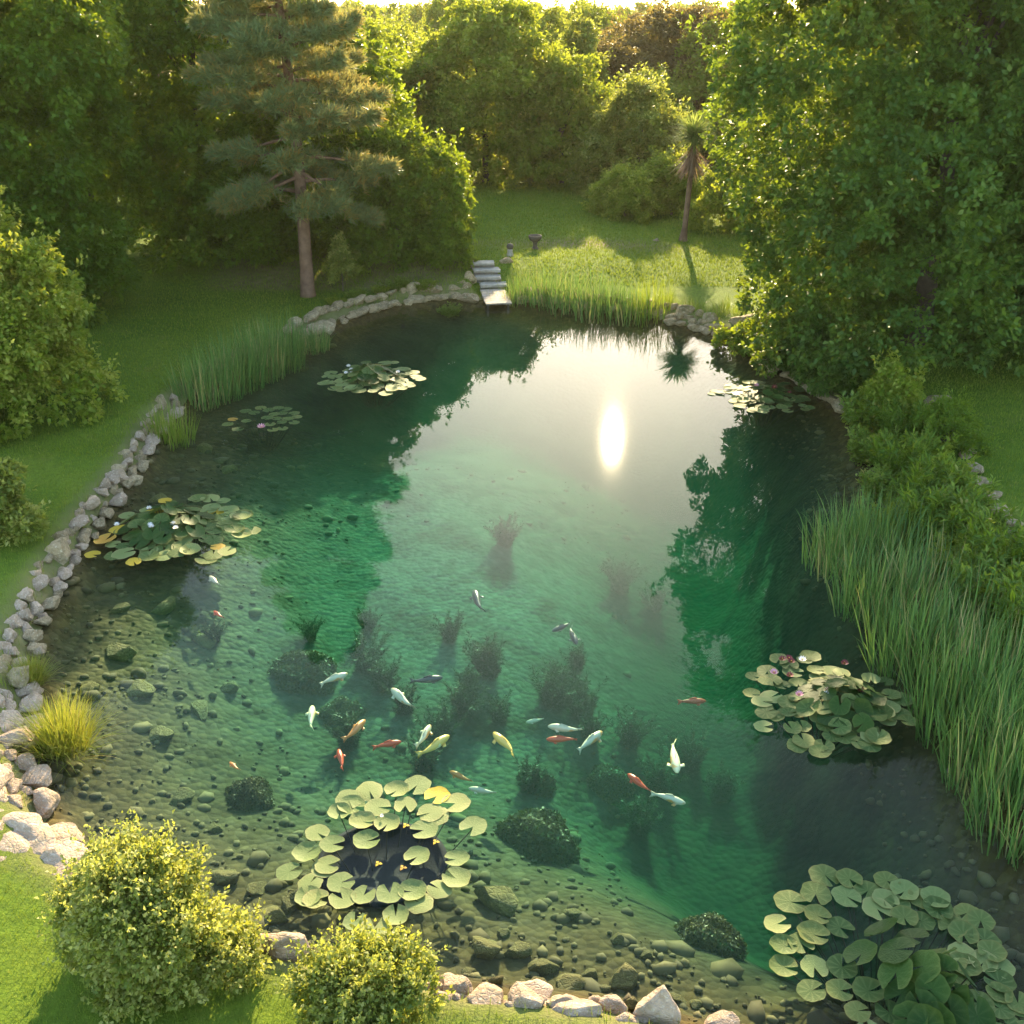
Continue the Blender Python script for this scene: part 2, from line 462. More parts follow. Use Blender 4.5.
under = sstep(-13.5, -11, GX) * (1 - sstep(-3, -1.5, GX)) * sstep(42.0, 43.0, GY) * (1 - sstep(47, 49, GY))
wear = np.maximum(wear, under.ravel() * .9)
cx, cyy = px2w(470, 570, -1.8)
pale = (np.exp(-(((GX - cx) / 6.0) ** 2 + ((GY - cyy + 2) / 9.0) ** 2))).ravel()
def submesh(name, sel, mat, va):
    f = quads[sel]; used = np.unique(f); mp = np.full(nx * ny, -1); mp[used] = np.arange(len(used))
    return mesh_np(name, V[used], mp[f].ravel(), 4, mat, vattr={k: a[used] for k, a in va.items()}, smooth=True)
tag(obj('lawn', submesh('lawn', qs >= .12, M['lawn'], {'wear': wear})), kind='structure')
tag(obj('pond_bed', submesh('pond_bed', qs < .12, M['bed'], {'pale': pale, 'deep_shade': deep_shade})), kind='structure')

def offset_outline(d):
    t = np.roll(OUT, -1, 0) - np.roll(OUT, 1, 0)
    n = np.stack([t[:, 1], -t[:, 0]], 1); n /= np.linalg.norm(n, axis=1)[:, None]
    area = .5 * np.sum(OUT[:, 0] * np.roll(OUT[:, 1], -1) - np.roll(OUT[:, 0], -1) * OUT[:, 1])
    return OUT + n * d * (1 if area > 0 else -1)
WO = offset_outline(.3)
nW = len(WO)
wv = [(p[0], p[1], 0) for p in WO] + [(p[0], p[1], -4.5) for p in WO]
wf = [tuple(range(nW)), tuple(range(2 * nW - 1, nW - 1, -1))] + [(i, nW + i, nW + (i + 1) % nW, (i + 1) % nW) for i in range(nW)]
wme = mesh_py('pond_water', wv, wf, M['water'])
import bmesh
bm = bmesh.new(); bm.from_mesh(wme); bmesh.ops.recalc_face_normals(bm, faces=bm.faces); bm.to_mesh(wme); bm.free()
tag(obj('pond_water', wme), kind='structure')

# ------------------------------------------------------------------ foliage
def unit(a): return a / np.maximum(np.linalg.norm(a, axis=-1, keepdims=True), 1e-9)
def rdir(rng, n): return unit(rng.normal(size=(n, 3)))

def leaves(P, axis_, nrm, L, W, fold=.25):
    """one bent four-sided leaf per row"""
    ax = unit(axis_); nr = unit(nrm - (nrm * ax).sum(1)[:, None] * ax); sd = np.cross(ax, nr)
    L = np.asarray(L)[:, None] if np.ndim(L) else L; W = np.asarray(W)[:, None] if np.ndim(W) else W
    a = P; mid = P + ax * L * .45 + nr * W * fold
    b = mid + sd * W * .5; c = P + ax * L - nr * L * .12; d = mid - sd * W * .5
    return np.stack([a, b, c, d], 1).reshape(-1, 3)

def crown_mesh(name, rng, lobes, mat, n_clump, per, L, W, spread, up=.8, inner=.16, droop=.15, fold=.25, shoots=0):
    tot = n_clump * per; per = 58; n_clump = max(12, int(tot * .86) // per)
    C = np.array([l[0] for l in lobes], float); Rr = np.array([l[1] for l in lobes], float)
    wgt = (Rr[:, 0] * Rr[:, 2]); wgt /= wgt.sum()
    pts, outs = [], []; got = 0
    while got < n_clump:
        k = rng.choice(len(C), n_clump * 2, p=wgt)
        d = rdir(rng, len(k)); d[:, 2] = np.where(d[:, 2] < -.55, -d[:, 2], d[:, 2])
        u = rng.uniform(.86, 1.08, len(k)); inn = rng.random(len(k)) < inner
        u = np.where(inn, rng.uniform(.45, .8, len(k)), u)
        p = C[k] + d * Rr[k] * u[:, None]
        ok = np.ones(len(k), bool)
        for j in range(len(C)):
            q = np.linalg.norm((p - C[j]) / Rr[j], axis=1)
            ok &= ~((q < .80) & (k != j) & ~inn)
        ok &= p[:, 2] > .05
        pts.append(p[ok]); outs.append(unit(d[ok] / Rr[k][ok] * Rr[k][ok].mean(1)[:, None])); got += ok.sum()
    P = np.concatenate(pts)[:n_clump]; O = np.concatenate(outs)[:n_clump]
    # every clump is a small dome of leaves that leans outwards and up
    n = n_clump * per
    face = unit(O + np.array([0, 0, .45]))
    rc = spread * 1.25 * rng.uniform(.55, 1.35, n_clump)
    Pk, Ok, Fk, Rk = np.repeat(P, per, 0), np.repeat(O, per, 0), np.repeat(face, per, 0), np.repeat(rc, per)
    dd = rdir(rng, n); s_ = (dd * Fk).sum(1); dd = np.where((s_ < -.25)[:, None], dd - 2 * s_[:, None] * Fk, dd)
    pos = Pk + dd * (Rk * rng.uniform(.45, 1.08, n))[:, None] * np.array([1, 1, .72])
    ax = unit(dd * .7 + Ok * .3 + rng.normal(size=(n, 3)) * .5 + np.array([0, 0, -droop - .12]))
    nr = unit(np.array([0, 0, up * .5]) + dd * .8 + rng.normal(size=(n, 3)) * .55)
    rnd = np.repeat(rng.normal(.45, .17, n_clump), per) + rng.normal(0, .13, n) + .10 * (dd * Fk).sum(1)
    # shoots that break the outline
    if shoots:
        q = rng.choice(n_clump, shoots); m = 15
        ln = spread * rng.uniform(1.6, 4.0, shoots)
        sd_ = unit(O[q] * .7 + np.array([0, 0, .75]) + rng.normal(size=(shoots, 3)) * .25)
        t = np.tile(np.linspace(.25, 1, m), shoots)
        sp = np.repeat(P[q], m, 0) + np.repeat(sd_ * ln[:, None], m, 0) * t[:, None] + rng.normal(size=(shoots * m, 3)) * L * .45
        sa = unit(np.repeat(sd_, m, 0) * .6 + rng.normal(size=(shoots * m, 3)) * .7)
        pos = np.concatenate([pos, sp]); ax = np.concatenate([ax, sa]); nr = np.concatenate([nr, unit(np.array([0, 0, .7]) + rng.normal(size=(shoots * m, 3)) * .5)])
        rnd = np.concatenate([rnd, rng.normal(.72, .15, shoots * m)]); n = len(pos)
    sc = rng.uniform(.7, 1.3, n)
    v = leaves(pos, ax, nr, L * sc, W * sc, fold)
    return mesh_np(name, v, np.arange(n * 4), 4, mat, fattr={'rnd': np.clip(rnd, 0, 1)}), P, O

def profile_lobes(rng, H, rad, n, lr, base=.08, core=True):
    """lobes that fill the outline rad(t), t = 0 at the crown's foot and 1 at its top"""
    lobes = []
    if core:
        for t in (.2, .4, .6, .78):
            r = max(.25, rad(t) * .6); z = (base + (1 - base) * t) * H
            lobes.append(((0, 0, z), (r, r, H * .17)))
    ph = rng.uniform(0, 6.28, 4)
    for i in range(n):
        t = (i + .5) / n; t = min(.97, max(.03, t + rng.uniform(-.06, .06)))
        a = i * 2.39996 + rng.uniform(-.5, .5)
        r = rad(t) * (1 + .16 * math.sin(a * 2 + ph[0] + t * 5) + .10 * math.sin(a * 3 + ph[1] - t * 9) + .06 * math.sin(t * 23 + ph[2]))
        l = r * lr * rng.uniform(.55, 1.3) + .035 * H
        rr = max(0, r - l * .75) * rng.uniform(.82, 1.1)
        z = (base + (1 - base) * t) * H
        z = min(z, H - l * .6)
        lobes.append(((rr * math.cos(a), rr * math.sin(a), z), (l, l, l * rng.uniform(.7, .95))))
    return lobes

def trunk_mesh(name, rng, H, r0, lobes, mat, lean=(0, 0), nlimb=14, top=.85):
    mb = MB()
    pts = []; k = 9
    for i in range(k):
        t = i / (k - 1) * top
        pts.append((lean[0] * t + .06 * H * .12 * math.sin(t * 7), lean[1] * t + .05 * H * .12 * math.cos(t * 6) - .006 * H, t * H - .25 * (i == 0)))
    rad = [r0 * (1.35 if i == 0 else 1) * (1 - i / (k - 1) * .85) for i in range(k)]
    mb.tube(pts, rad, 9)
    for i in range(min(nlimb, len(lobes))):
        c = Vector(lobes[-1 - i][0]); t = max(.12, min(.8, (c.z / H) * .7))
        j = min(k - 2, int(t / top * (k - 1)))
        a = Vector(pts[j]); b = a.lerp(c, .55) + Vector((0, 0, .04 * H)); rr = rad[j] * .5
        mb.tube([a, a.lerp(b, .5) + Vector((0, 0, -.02 * H)), b, c], [rr, rr * .75, rr * .5, rr * .15], 6)
    return mb.build(name, mat)

PROF = {
    'dome': lambda R_: (lambda t: R_ * math.sqrt(max(.02, 1 - ((t - .36) / .66) ** 2))),
    'egg': lambda R_: (lambda t: R_ * max(.12, math.sin(PI * min(1, (t * .8 + .16))) ** .8)),
    'cone': lambda R_: (lambda t: R_ * max(.1, (1.06 - t)) ** .6 * min(1, .72 + t)),
    'bush': lambda R_: (lambda t: R_ * math.sqrt(max(.03, 1 - (t * .98) ** 2.2))),
}

def make_tree(name, label, cat, loc, H, Rad, prof, mat, seed, n_clump=4000, per=14, L=.2, W=.12, spread=.35, nl=46, lr=.36,
              base=.08, r0=.25, group=None, inner=.16, bark='bark', rotz=0, lean=(0, 0), nlimb=14, up=.8, droop=.15, shoots=None, squash=(1, 1)):
    rng = np.random.default_rng(seed)
    lob = profile_lobes(rng, H, PROF[prof](Rad), nl, lr, base)
    if squash != (1, 1):
        lob = [((c[0] * squash[0], c[1] * squash[1], c[2]), (r[0] * squash[0], r[1] * squash[1], r[2])) for c, r in lob]
    if lean != (0, 0):
        lob = [((c[0] + lean[0] * c[2] / H, c[1] + lean[1] * c[2] / H, c[2]), r) for c, r in lob]
    root = thing(name, label, cat, loc, rotz, group)
    me, P, O = crown_mesh('crown', rng, lob, M[mat], n_clump, per, L, W, spread, up, inner, droop, shoots=int(n_clump * .07) if shoots is None else shoots)
    obj('crown', me, root)
    obj('trunk', trunk_mesh('trunk', rng, H, r0, lob, M[bark], lean, nlimb), root)
    return root

def at_px(px, py, dz=0):
    x, y, z = onland(px, py)
    return (x, y, z + dz)
def scale_at(loc):
    return FPX / (loc[1] * math.cos(PITCH) + (CAM_H - loc[2]) * math.sin(PITCH))

# --- the big trees round the pond
T = make_tree
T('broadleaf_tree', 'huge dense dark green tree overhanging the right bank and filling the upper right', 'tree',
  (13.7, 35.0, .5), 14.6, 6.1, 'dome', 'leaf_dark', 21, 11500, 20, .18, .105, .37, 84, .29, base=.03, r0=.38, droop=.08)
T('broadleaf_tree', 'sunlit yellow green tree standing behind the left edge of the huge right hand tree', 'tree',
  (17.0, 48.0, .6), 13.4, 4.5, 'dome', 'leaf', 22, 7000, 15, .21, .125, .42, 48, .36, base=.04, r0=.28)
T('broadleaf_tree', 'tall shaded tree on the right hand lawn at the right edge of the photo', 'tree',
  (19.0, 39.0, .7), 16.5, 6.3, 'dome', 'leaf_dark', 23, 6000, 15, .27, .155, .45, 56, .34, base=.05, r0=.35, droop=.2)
T('broadleaf_tree', 'tall tree with golden lit top glimpsed above the huge right hand tree', 'tree',
  (19.5, 52, .8), 17.0, 6.5, 'dome', 'leaf', 24, 4600, 14, .30, .17, .48, 50, .36, base=.06, r0=.32)
T('shrub', 'low dark shrub in the shade at the right edge of the lawn', 'shrub',
  (17.8, 33.2, .6), 3.0, 2.6, 'bush', 'leaf_dark', 25, 1600, 13, .2, .11, .3, 22, .4, base=.0, r0=.08)
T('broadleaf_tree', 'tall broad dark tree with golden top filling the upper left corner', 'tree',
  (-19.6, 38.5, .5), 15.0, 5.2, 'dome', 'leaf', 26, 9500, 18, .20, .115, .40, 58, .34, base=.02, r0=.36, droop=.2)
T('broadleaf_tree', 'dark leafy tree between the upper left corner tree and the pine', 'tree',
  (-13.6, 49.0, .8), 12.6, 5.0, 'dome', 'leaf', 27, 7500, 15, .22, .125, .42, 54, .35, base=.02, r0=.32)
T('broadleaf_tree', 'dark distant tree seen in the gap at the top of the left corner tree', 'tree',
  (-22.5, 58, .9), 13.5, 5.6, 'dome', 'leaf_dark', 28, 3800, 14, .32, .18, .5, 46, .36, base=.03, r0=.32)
T('broadleaf_tree', 'rounded dark tree standing right behind the pine trunk', 'tree',
  (-7.9, 49.2, .9), 9.0, 3.9, 'bush', 'leaf', 29, 3600, 14, .23, .135, .36, 42, .36, base=.0, r0=.2)
T('shrub', 'dark shrub crowding the ground left of the pine trunk', 'shrub',
  (-11.6, 46.4, .85), 4.6, 2.7, 'bush', 'leaf', 30, 2200, 14, .2, .115, .3, 30, .38, base=.0, r0=.1)
T('shrub', 'big rounded green bush between the pine and the stone steps', 'bush',
  (-4.9, 46.2, .9), 4.9, 2.7, 'dome', 'leaf', 31, 3200, 14, .19, .11, .3, 36, .38, base=.0, r0=.12)
T('shrub', 'small lower bush against the right side of the big rounded bush near the steps', 'bush',
  (-2.9, 45.0, .9), 2.1, 1.1, 'bush', 'leaf', 32, 900, 13, .16, .09, .22, 16, .4, base=.0, r0=.06)
T('sapling', 'small pale green sapling right of the pine trunk', 'sapling',
  at_px(343, 291), 1.9, .62, 'egg', 'leaf_pale', 33, 190, 12, .15, .085, .2, 12, .4, base=.2, r0=.03)
T('shrub', 'large bush with sunlit cream yellow leaves at the left edge beside the lawn', 'bush',
  (-15.3, 27.6, .5), 6.3, 3.0, 'bush', 'leaf_light', 34, 7000, 15, .135, .08, .24, 46, .36, base=.0, r0=.12)  # light leaf palette helps paint in its sunlit cream look
T('shrub', 'small pale bush behind the stone edging at the left edge', 'bush',
  (-11.15, 20.7, .45), 1.4, .8, 'bush', 'leaf_pale', 35, 700, 13, .11, .06, .16, 16, .4, base=.0, r0=.04)
T('shrub', 'round bush speckled with pale yellow leaves in the front left by the water', 'bush',
  (-4.3, 9.1, .4), 1.6, .84, 'bush', 'leaf_pale', 36, 4200, 13, .056, .035, .11, 22, .46, base=.0, r0=.05, shoots=900)
T('shrub', 'low spreading pale leaved bush at the bottom edge by the water lilies', 'bush',
  (-1.72, 8.35, .35), .86, .70, 'bush', 'leaf_pale', 37, 1900, 13, .052, .032, .10, 15, .5, base=.0, r0=.04, shoots=640)

# --- trees beyond the lawn
T('broadleaf_tree', 'large rounded tree in the middle at the back of the lawn', 'tree',
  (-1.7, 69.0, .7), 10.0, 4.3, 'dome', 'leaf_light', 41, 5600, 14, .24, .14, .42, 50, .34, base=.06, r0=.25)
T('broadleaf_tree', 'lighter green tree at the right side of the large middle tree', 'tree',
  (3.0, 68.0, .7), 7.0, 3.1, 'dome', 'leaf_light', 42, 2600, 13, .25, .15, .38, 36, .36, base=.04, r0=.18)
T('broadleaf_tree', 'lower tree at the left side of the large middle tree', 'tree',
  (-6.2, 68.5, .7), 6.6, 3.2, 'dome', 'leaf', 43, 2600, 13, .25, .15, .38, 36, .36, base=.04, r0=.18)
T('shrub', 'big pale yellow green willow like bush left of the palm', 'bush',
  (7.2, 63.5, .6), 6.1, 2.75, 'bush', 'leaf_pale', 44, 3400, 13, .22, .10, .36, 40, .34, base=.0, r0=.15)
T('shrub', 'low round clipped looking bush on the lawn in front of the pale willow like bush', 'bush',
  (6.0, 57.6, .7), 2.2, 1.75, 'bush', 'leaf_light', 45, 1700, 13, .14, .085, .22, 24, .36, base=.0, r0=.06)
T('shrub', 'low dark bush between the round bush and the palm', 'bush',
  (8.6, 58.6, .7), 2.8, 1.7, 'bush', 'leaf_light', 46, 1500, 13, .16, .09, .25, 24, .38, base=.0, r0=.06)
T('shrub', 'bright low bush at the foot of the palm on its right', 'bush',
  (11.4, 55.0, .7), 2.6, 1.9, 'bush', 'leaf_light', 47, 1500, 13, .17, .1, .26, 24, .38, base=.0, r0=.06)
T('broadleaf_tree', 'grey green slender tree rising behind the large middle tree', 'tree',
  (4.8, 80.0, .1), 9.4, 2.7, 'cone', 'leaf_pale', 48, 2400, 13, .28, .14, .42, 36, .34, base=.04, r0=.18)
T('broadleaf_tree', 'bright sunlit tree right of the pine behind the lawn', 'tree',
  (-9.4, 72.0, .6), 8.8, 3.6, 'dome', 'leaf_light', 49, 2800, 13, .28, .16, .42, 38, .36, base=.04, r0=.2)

# --- the wood behind
WOODTREES = []
for i, (pr, mt, hh, rr) in enumerate([('dome', 'leaf_wood', 10, 4.6), ('egg', 'leaf_wood', 11, 4.2), ('cone', 'leaf', 10.5, 4.2), ('dome', 'leaf_glow', 10.5, 5.0)]):
    WOODTREES.append(T('woodland_tree', 'backlit rounded tree in the wood beyond the lawn', 'tree', (0, 95, -2), hh, rr, pr, mt, 60 + i, 4200, 12, .25, .15, .5, 44, .33, base=.03, r0=.25, nlimb=6,
                       group='trees of the wood beyond the lawn'))
named = [  # photo pixel of the crown's top, distance, radius scale, kind, label
    (690, 14, 88, 1.25, 3, 'broad tree tinted bronze by the sun glow behind the palm'),
    (628, 44, 86, 1.0, 3, 'glow tinted bronze tree between the slender grey green tree and the glow'),
    (748, 8, 84, 1.1, 0, 'hazy tree left of the huge right hand tree on the skyline'),
    (590, 4, 112, 1.1, 0, 'dark domed tree on the skyline above the slender grey green tree'),
    (545, 22, 98, 1.0, 1, 'tall narrow tree above the right shoulder of the large middle tree'),
    (425, 40, 92, .95, 0, 'domed tree above the left shoulder of the large middle tree'),
    (385, 22, 100, 1.0, 0, 'dark domed tree behind the bright tree right of the pine'),
    (450, 8, 128, 1.0, 1, 'tall tree on the skyline above the large middle tree'),
]
used = []
first = [True] * 4
def place_wood(k, x, y, top, rs, label=None):
    z = float(land(x, y))
    hs = max(.55, (top - z) / 10.5)
    s = (rs, rs, hs)
    rz = random.uniform(0, 6.28)
    if first[k]:
        first[k] = False
        o = WOODTREES[k]; o.location, o.rotation_euler, o.scale = (x, y, z), (0, 0, rz), s
        if label: o['label'] = label; del o['group']
    else:
        o = dup(WOODTREES[k], (x, y, z), rz, s, label or 'backlit rounded tree in the wood beyond the lawn', 'trees of the wood beyond the lawn')
        if label: del o['group']
    used.append((x, y, 4.2 * rs))
for px, py, d, rs, k, lab in named:
    ang = PITCH - math.atan((512 - py) / FPX)
    top = CAM_H - d * math.tan(ang)
    depth = d * math.cos(PITCH) + (CAM_H - top) * math.sin(PITCH)
    place_wood(k, (px - 512) / FPX * depth, d, top, rs, lab)
cnt = 0
for row, d in enumerate([80, 88, 97, 106, 116, 127, 139, 152, 168, 186, 205]):
    step = 6.6 + d * .022
    half = d * .40
    x = -half + random.uniform(0, step)
    while x < half * .75:
        yy = d + random.uniform(-3, 3)
        if all((x - a) ** 2 + (yy - b) ** 2 > (2.5 + c * .5) ** 2 for a, b, c in used) and not (yy < 86 and 1 < x < 9):
            top = min(9.9, 5.6 + (d - 80) * .036 + random.uniform(-.9, .9))
            k = random.choices([0, 1, 2, 3], [4, 3, 3, 2 if x > 5 else .6])[0]
            place_wood(k, x, yy, top, random.uniform(.8, 1.15)); cnt += 1
        x += step * random.uniform(.8, 1.25)
print('woodland trees', cnt, len(used))
# the far wood reads as one mass
rng = np.random.default_rng(5)
lob = []
for d in (225, 250, 280, 315, 355, 400, 460, 530):
    x = -d * .62
    while x < d * .5:
        r = rng.uniform(4.5, 7.5); yy = d + rng.uniform(-10, 10)
        top = CAM_H - .3 + rng.uniform(-2.2, .6) + (.8 if rng.random() < .12 else 0)
        lob.append(((x, yy, top - r * .9), (r, r, r * .95)))
        x += rng.uniform(6, 10)
me, _, _ = crown_mesh('far_woodland', rng, lob, M['leaf_wood'], 15000, 6, 1.1, .7, 1.3, inner=0)
tag(obj('far_woodland', me), label='hazy wooded skyline along the top of the photo', cat='woodland', kind='stuff')

# ------------------------------------------------------------------ the evening haze
hm, hnt, hout = newmat('haze'); ht = NT(hnt)
hv = ht.n('VolumePrincipled', Density=.00013, Anisotropy=.40)
hv.inputs['Color'].default_value = (1.0, .88, .66, 1)
ht.l(hv.outputs[0], hout.inputs['Volume'])
mb = MB(); x0, x1, y0, y1, z0, z1 = -1750, 1750, -110, 2750, -9.5, 24
mb.add([(x0, y0, z0), (x1, y0, z0), (x1, y1, z0), (x0, y1, z0), (x0, y0, z1), (x1, y0, z1), (x1, y1, z1), (x0, y1, z1)],
       [(3, 2, 1, 0), (4, 5, 6, 7), (0, 1, 5, 4), (1, 2, 6, 5), (2, 3, 7, 6), (3, 0, 4, 7)])
tag(obj('haze', mb.build('haze', hm, False)), kind='stuff')

# ------------------------------------------------------------------ pine
def make_pine(loc):
    rng = np.random.default_rng(77)
    root = thing('pine_tree', 'tall pine with bare lower trunk and bronze lit needles left of the steps', 'pine', loc)
    H = 16.2
    mb = MB()
    def tp(t): return Vector((-.25 * t + .12 * math.sin(t * 5), .1 * math.sin(t * 4), t * H))
    ts = [0, .02, .08, .2, .35, .5, .65, .8, .92, 1]
    mb.tube([tp(t) - Vector((0, 0, .3 if t == 0 else 0)) for t in ts], [.36, .285, .25, .23, .205, .175, .135, .09, .045, .015], 12)
    obj('trunk', mb.build('trunk', M['pine_bark']), root)
    tuft_p, tuft_o, tuft_b = [], [], []
    nb = 78
    for i in range(nb):
        t = .23 + .75 * (i / nb) ** .9
        a = i * 2.39996 + rng.uniform(-.4, .4)
        ln = (3.75 * (1 - ((t - .27) / .75)) ** .7 + .5) * rng.uniform(.72, 1.1) * (.62 + .38 * min(1, (t - .2) / .16))
        base = tp(t)
        pts = []; el0 = rng.uniform(-.05, .35) - (.22 if t < .36 else 0)
        for s in np.linspace(0, 1, 6):
            r = ln * s; sag = el0 * r - .28 * ln * s * s + .16 * ln * s ** 3.2
            pts.append(base + Vector((math.cos(a + .15 * math.sin(s * 4)) * r, math.sin(a + .15 * math.sin(s * 4)) * r, sag)))
        b0 = .075 * (1 - t) + .03
        bm_ = MB(); bm_.tube(pts, [b0 * (1 - .8 * s) for s in np.linspace(0, 1, 6)], 6)
        obj('branch', bm_.build('branch', M['pine_bark']), root)
        bare = .50 if t < .42 else .40 - .3 * t
        nt_ = int(26 + ln * 46)
        for _ in range(nt_):
            s = bare + (1.02 - bare) * rng.random() ** .75
            f = min(4.999, s * 5); j = int(f); p = pts[j].lerp(pts[j + 1], f - j)
            wd = ln * .30 * math.sin(PI * min(1, .25 + s * .72)) + .1
            side = Vector((-math.sin(a), math.cos(a), 0)) * rng.normal(0, .55) * wd
            tuft_p.append(p + side + Vector((0, 0, rng.normal(.05, .07) - .10 * abs(side.length) / max(wd, .1))))
            d = Vector((math.cos(a), math.sin(a), .45)) + side * .8 + Vector(rng.normal(0, .3, 3))
            tuft_o.append(d.normalized()); tuft_b.append(rng.normal(.42, .2) + (.25 if t < .5 and rng.random() < .35 else 0))  # some lower tufts pushed towards the sunlit bronze
    P = np.array(tuft_p); O = np.array(tuft_o); B = np.array(tuft_b)
    per = 11; n = len(P) * per
    Pk, Ok = np.repeat(P, per, 0), np.repeat(O, per, 0)
    ax = unit(Ok * .75 + rng.normal(size=(n, 3)) * .62 + np.array([0, 0, .12]))
    nr = unit(np.array([0, 0, .6]) + rng.normal(size=(n, 3)))
    v = leaves(Pk + rng.normal(size=(n, 3)) * .06, ax, nr, rng.uniform(.24, .44, n), rng.uniform(.03, .05, n), .1)
    rnd = np.clip(np.repeat(B, per) + rng.normal(0, .1, n), 0, 1)
    obj('needles', mesh_np('needles', v, np.arange(n * 4), 4, M['needle'], fattr={'rnd': rnd}), root)
    print('pine tufts', len(P))
make_pine(at_px(308, 296))

# ------------------------------------------------------------------ strips: palm leaves, reeds, grasses
def blades(rng, base, heading, height, lean, width, bend, seg=4, tipw=.08, twist=.5):
    """curved tapering blades as strips; all arguments are arrays over the blades"""
    n = len(base)
    h = np.stack([np.cos(heading), np.sin(heading), np.zeros(n)], 1)
    sa = heading + PI / 2 + rng.uniform(-twist, twist, n)
    side = np.stack([np.cos(sa), np.sin(sa), np.zeros(n)], 1)
    rows = []
    pos = base.copy(); ang = lean.copy()
    for i in range(seg + 1):
        s = i / seg
        wdt = width * (1 - s ** 1.8 * (1 - tipw)) * (.7 + .3 * min(1, s * 4))
        rows.append(np.stack([pos - side * wdt[:, None] / 2, pos + side * wdt[:, None] / 2], 1))
        d = h * np.sin(ang)[:, None] + np.array([0, 0, 1]) * np.cos(ang)[:, None]
        pos = pos + d * (height / seg)[:, None]
        ang = ang + bend * (0.4 + 1.2 * s) / seg
    v = np.stack(rows, 1).reshape(-1, 3)                   # n,(seg+1),2
    o = np.arange(n)[:, None] * (seg + 1) * 2
    f = np.concatenate([np.stack([o[:, 0] + 2 * i, o[:, 0] + 2 * i + 1, o[:, 0] + 2 * i + 3, o[:, 0] + 2 * i + 2], 1) for i in range(seg)], 1).reshape(-1)
    return v, f
def blade_mesh(name, rng, base, heading, height, lean, width, bend, mat, seg=4, rnd=None, twist=.5):
    v, f = blades(rng, base, heading, height, lean, width, bend, seg, twist=twist)
    n = len(base)
    if rnd is None: rnd = np.clip(rng.normal(.45, .22, n), 0, 1)
    return mesh_np(name, v, f, 4, mat, fattr={'rnd': np.repeat(rnd, seg)})

def make_palm(loc):
    rng = np.random.default_rng(3)
    root = thing('cabbage_palm', 'slim palm with a shaggy head and hanging brown leaves at the back lawn', 'palm', loc)
    H = 5.0
    mb = MB()
    mb.tube([(0, 0, -.3), (.0, 0, .1), (.04, 0, .6), (.12, 0, 2.4), (.18, 0, 3.6), (.22, 0, H)], [.25, .21, .14, .125, .12, .10], 10)
    obj('trunk', mb.build('trunk', M['pine_bark']), root)
    n = 620
    zz = rng.uniform(4.45, 5.0, n); t = rng.random(n)
    base = np.stack([.17 + .05 * t + rng.normal(0, .05, n), rng.normal(0, .05, n), zz], 1)
    hd = rng.uniform(0, 2 * PI, n)
    lean = np.arccos(1 - 1.35 * t)
    obj('crown', blade_mesh('crown', rng, base, hd, rng.uniform(.95, 1.3, n), lean, rng.uniform(.055, .085, n), rng.uniform(.1, .8, n), M['palm'], 4), root)
    n = 240
    zz = rng.uniform(3.6, 4.3, n)
    base = np.stack([.15 + rng.normal(0, .08, n), rng.normal(0, .08, n), zz], 1)
    obj('dead_skirt', blade_mesh('dead_skirt', rng, base, rng.uniform(0, 2 * PI, n), rng.uniform(.8, 1.35, n), rng.uniform(1.95, 2.75, n), rng.uniform(.045, .07, n), rng.uniform(.1, .5, n), M['dead'], 4), root)
make_palm(at_px(683, 241))

def reed_mesh(name, seed, n, rad, hmin, hmax, mat, wd=.02, out=.35, bendm=.7, dead=.08):
    rng = np.random.default_rng(seed)
    r = rad * np.sqrt(rng.random(n)); a = rng.uniform(0, 2 * PI, n)
    base = np.stack([r * np.cos(a), r * np.sin(a), np.full(n, -.25)], 1)
    hd = a + rng.normal(0, 1.0, n)
    lean = np.abs(rng.normal(.06, .13, n)) + out * (r / rad) ** 2 * rng.uniform(.2, 1, n)
    ht = rng.uniform(hmin, hmax, n) * (1 - .25 * (r / rad) ** 2) + .25
    rnd = np.clip(rng.normal(.42, .2, n), 0, .92)
    rnd = np.where(rng.random(n) < dead, 1.0, rnd)
    bend = np.abs(rng.normal(.25, bendm, n)) * (rng.random(n) < .8)
    return blade_mesh(name, rng, base, hd, ht, lean, rng.uniform(.7, 1.3, n) * wd, bend, M[mat], 5, rnd)

RE = [reed_mesh('reeds', 100 + i, 240, .85, .75, 1.5, 'reed', .033, .32, .55, .14) for i in range(3)]
RB = [reed_mesh('reeds', 110 + i, 200, .8, .7, 1.3, 'reed_bright', .032, .3, .5) for i in range(2)]
SMALL = [reed_mesh('sedge', 120 + i, 210, .42, .45, .85, 'reed_bright', .014, .8, .9) for i in range(2)]

def clump(name, label, cat, me, loc, s=1.0, sz=None, group=None):
    o = obj(name, me, None, loc, (0, 0, random.uniform(0, 6.28)), (s, s, sz or s))
    tag(o, label, cat, group); return o

def wl(px, py, z=0.0):
    x, y = px2w(px, py, z); return (x, y, z)
# far left reed bed, by the lawn
for px, py, s, sz in [(196, 398, .8, .85), (218, 388, .9, 1.0), (240, 378, .9, 1.05), (262, 368, .85, 1.1), (283, 358, .85, 1.15)]:
    clump('reed_clump', 'blue green reed clump on the left bank below the pine', 'reeds', RE[random.randrange(3)], wl(px, py), s, sz * 1.3, 'reed clumps on the left bank')
clump('reed_clump', 'thin low reed clump at the far end of the left reed bed', 'reeds', RE[0], wl(312, 346), .7, .7)
clump('reed_clump', 'short bright clump of reed alone in front of the left reed bed', 'reeds', RB[0], wl(172, 436), .75, .95)
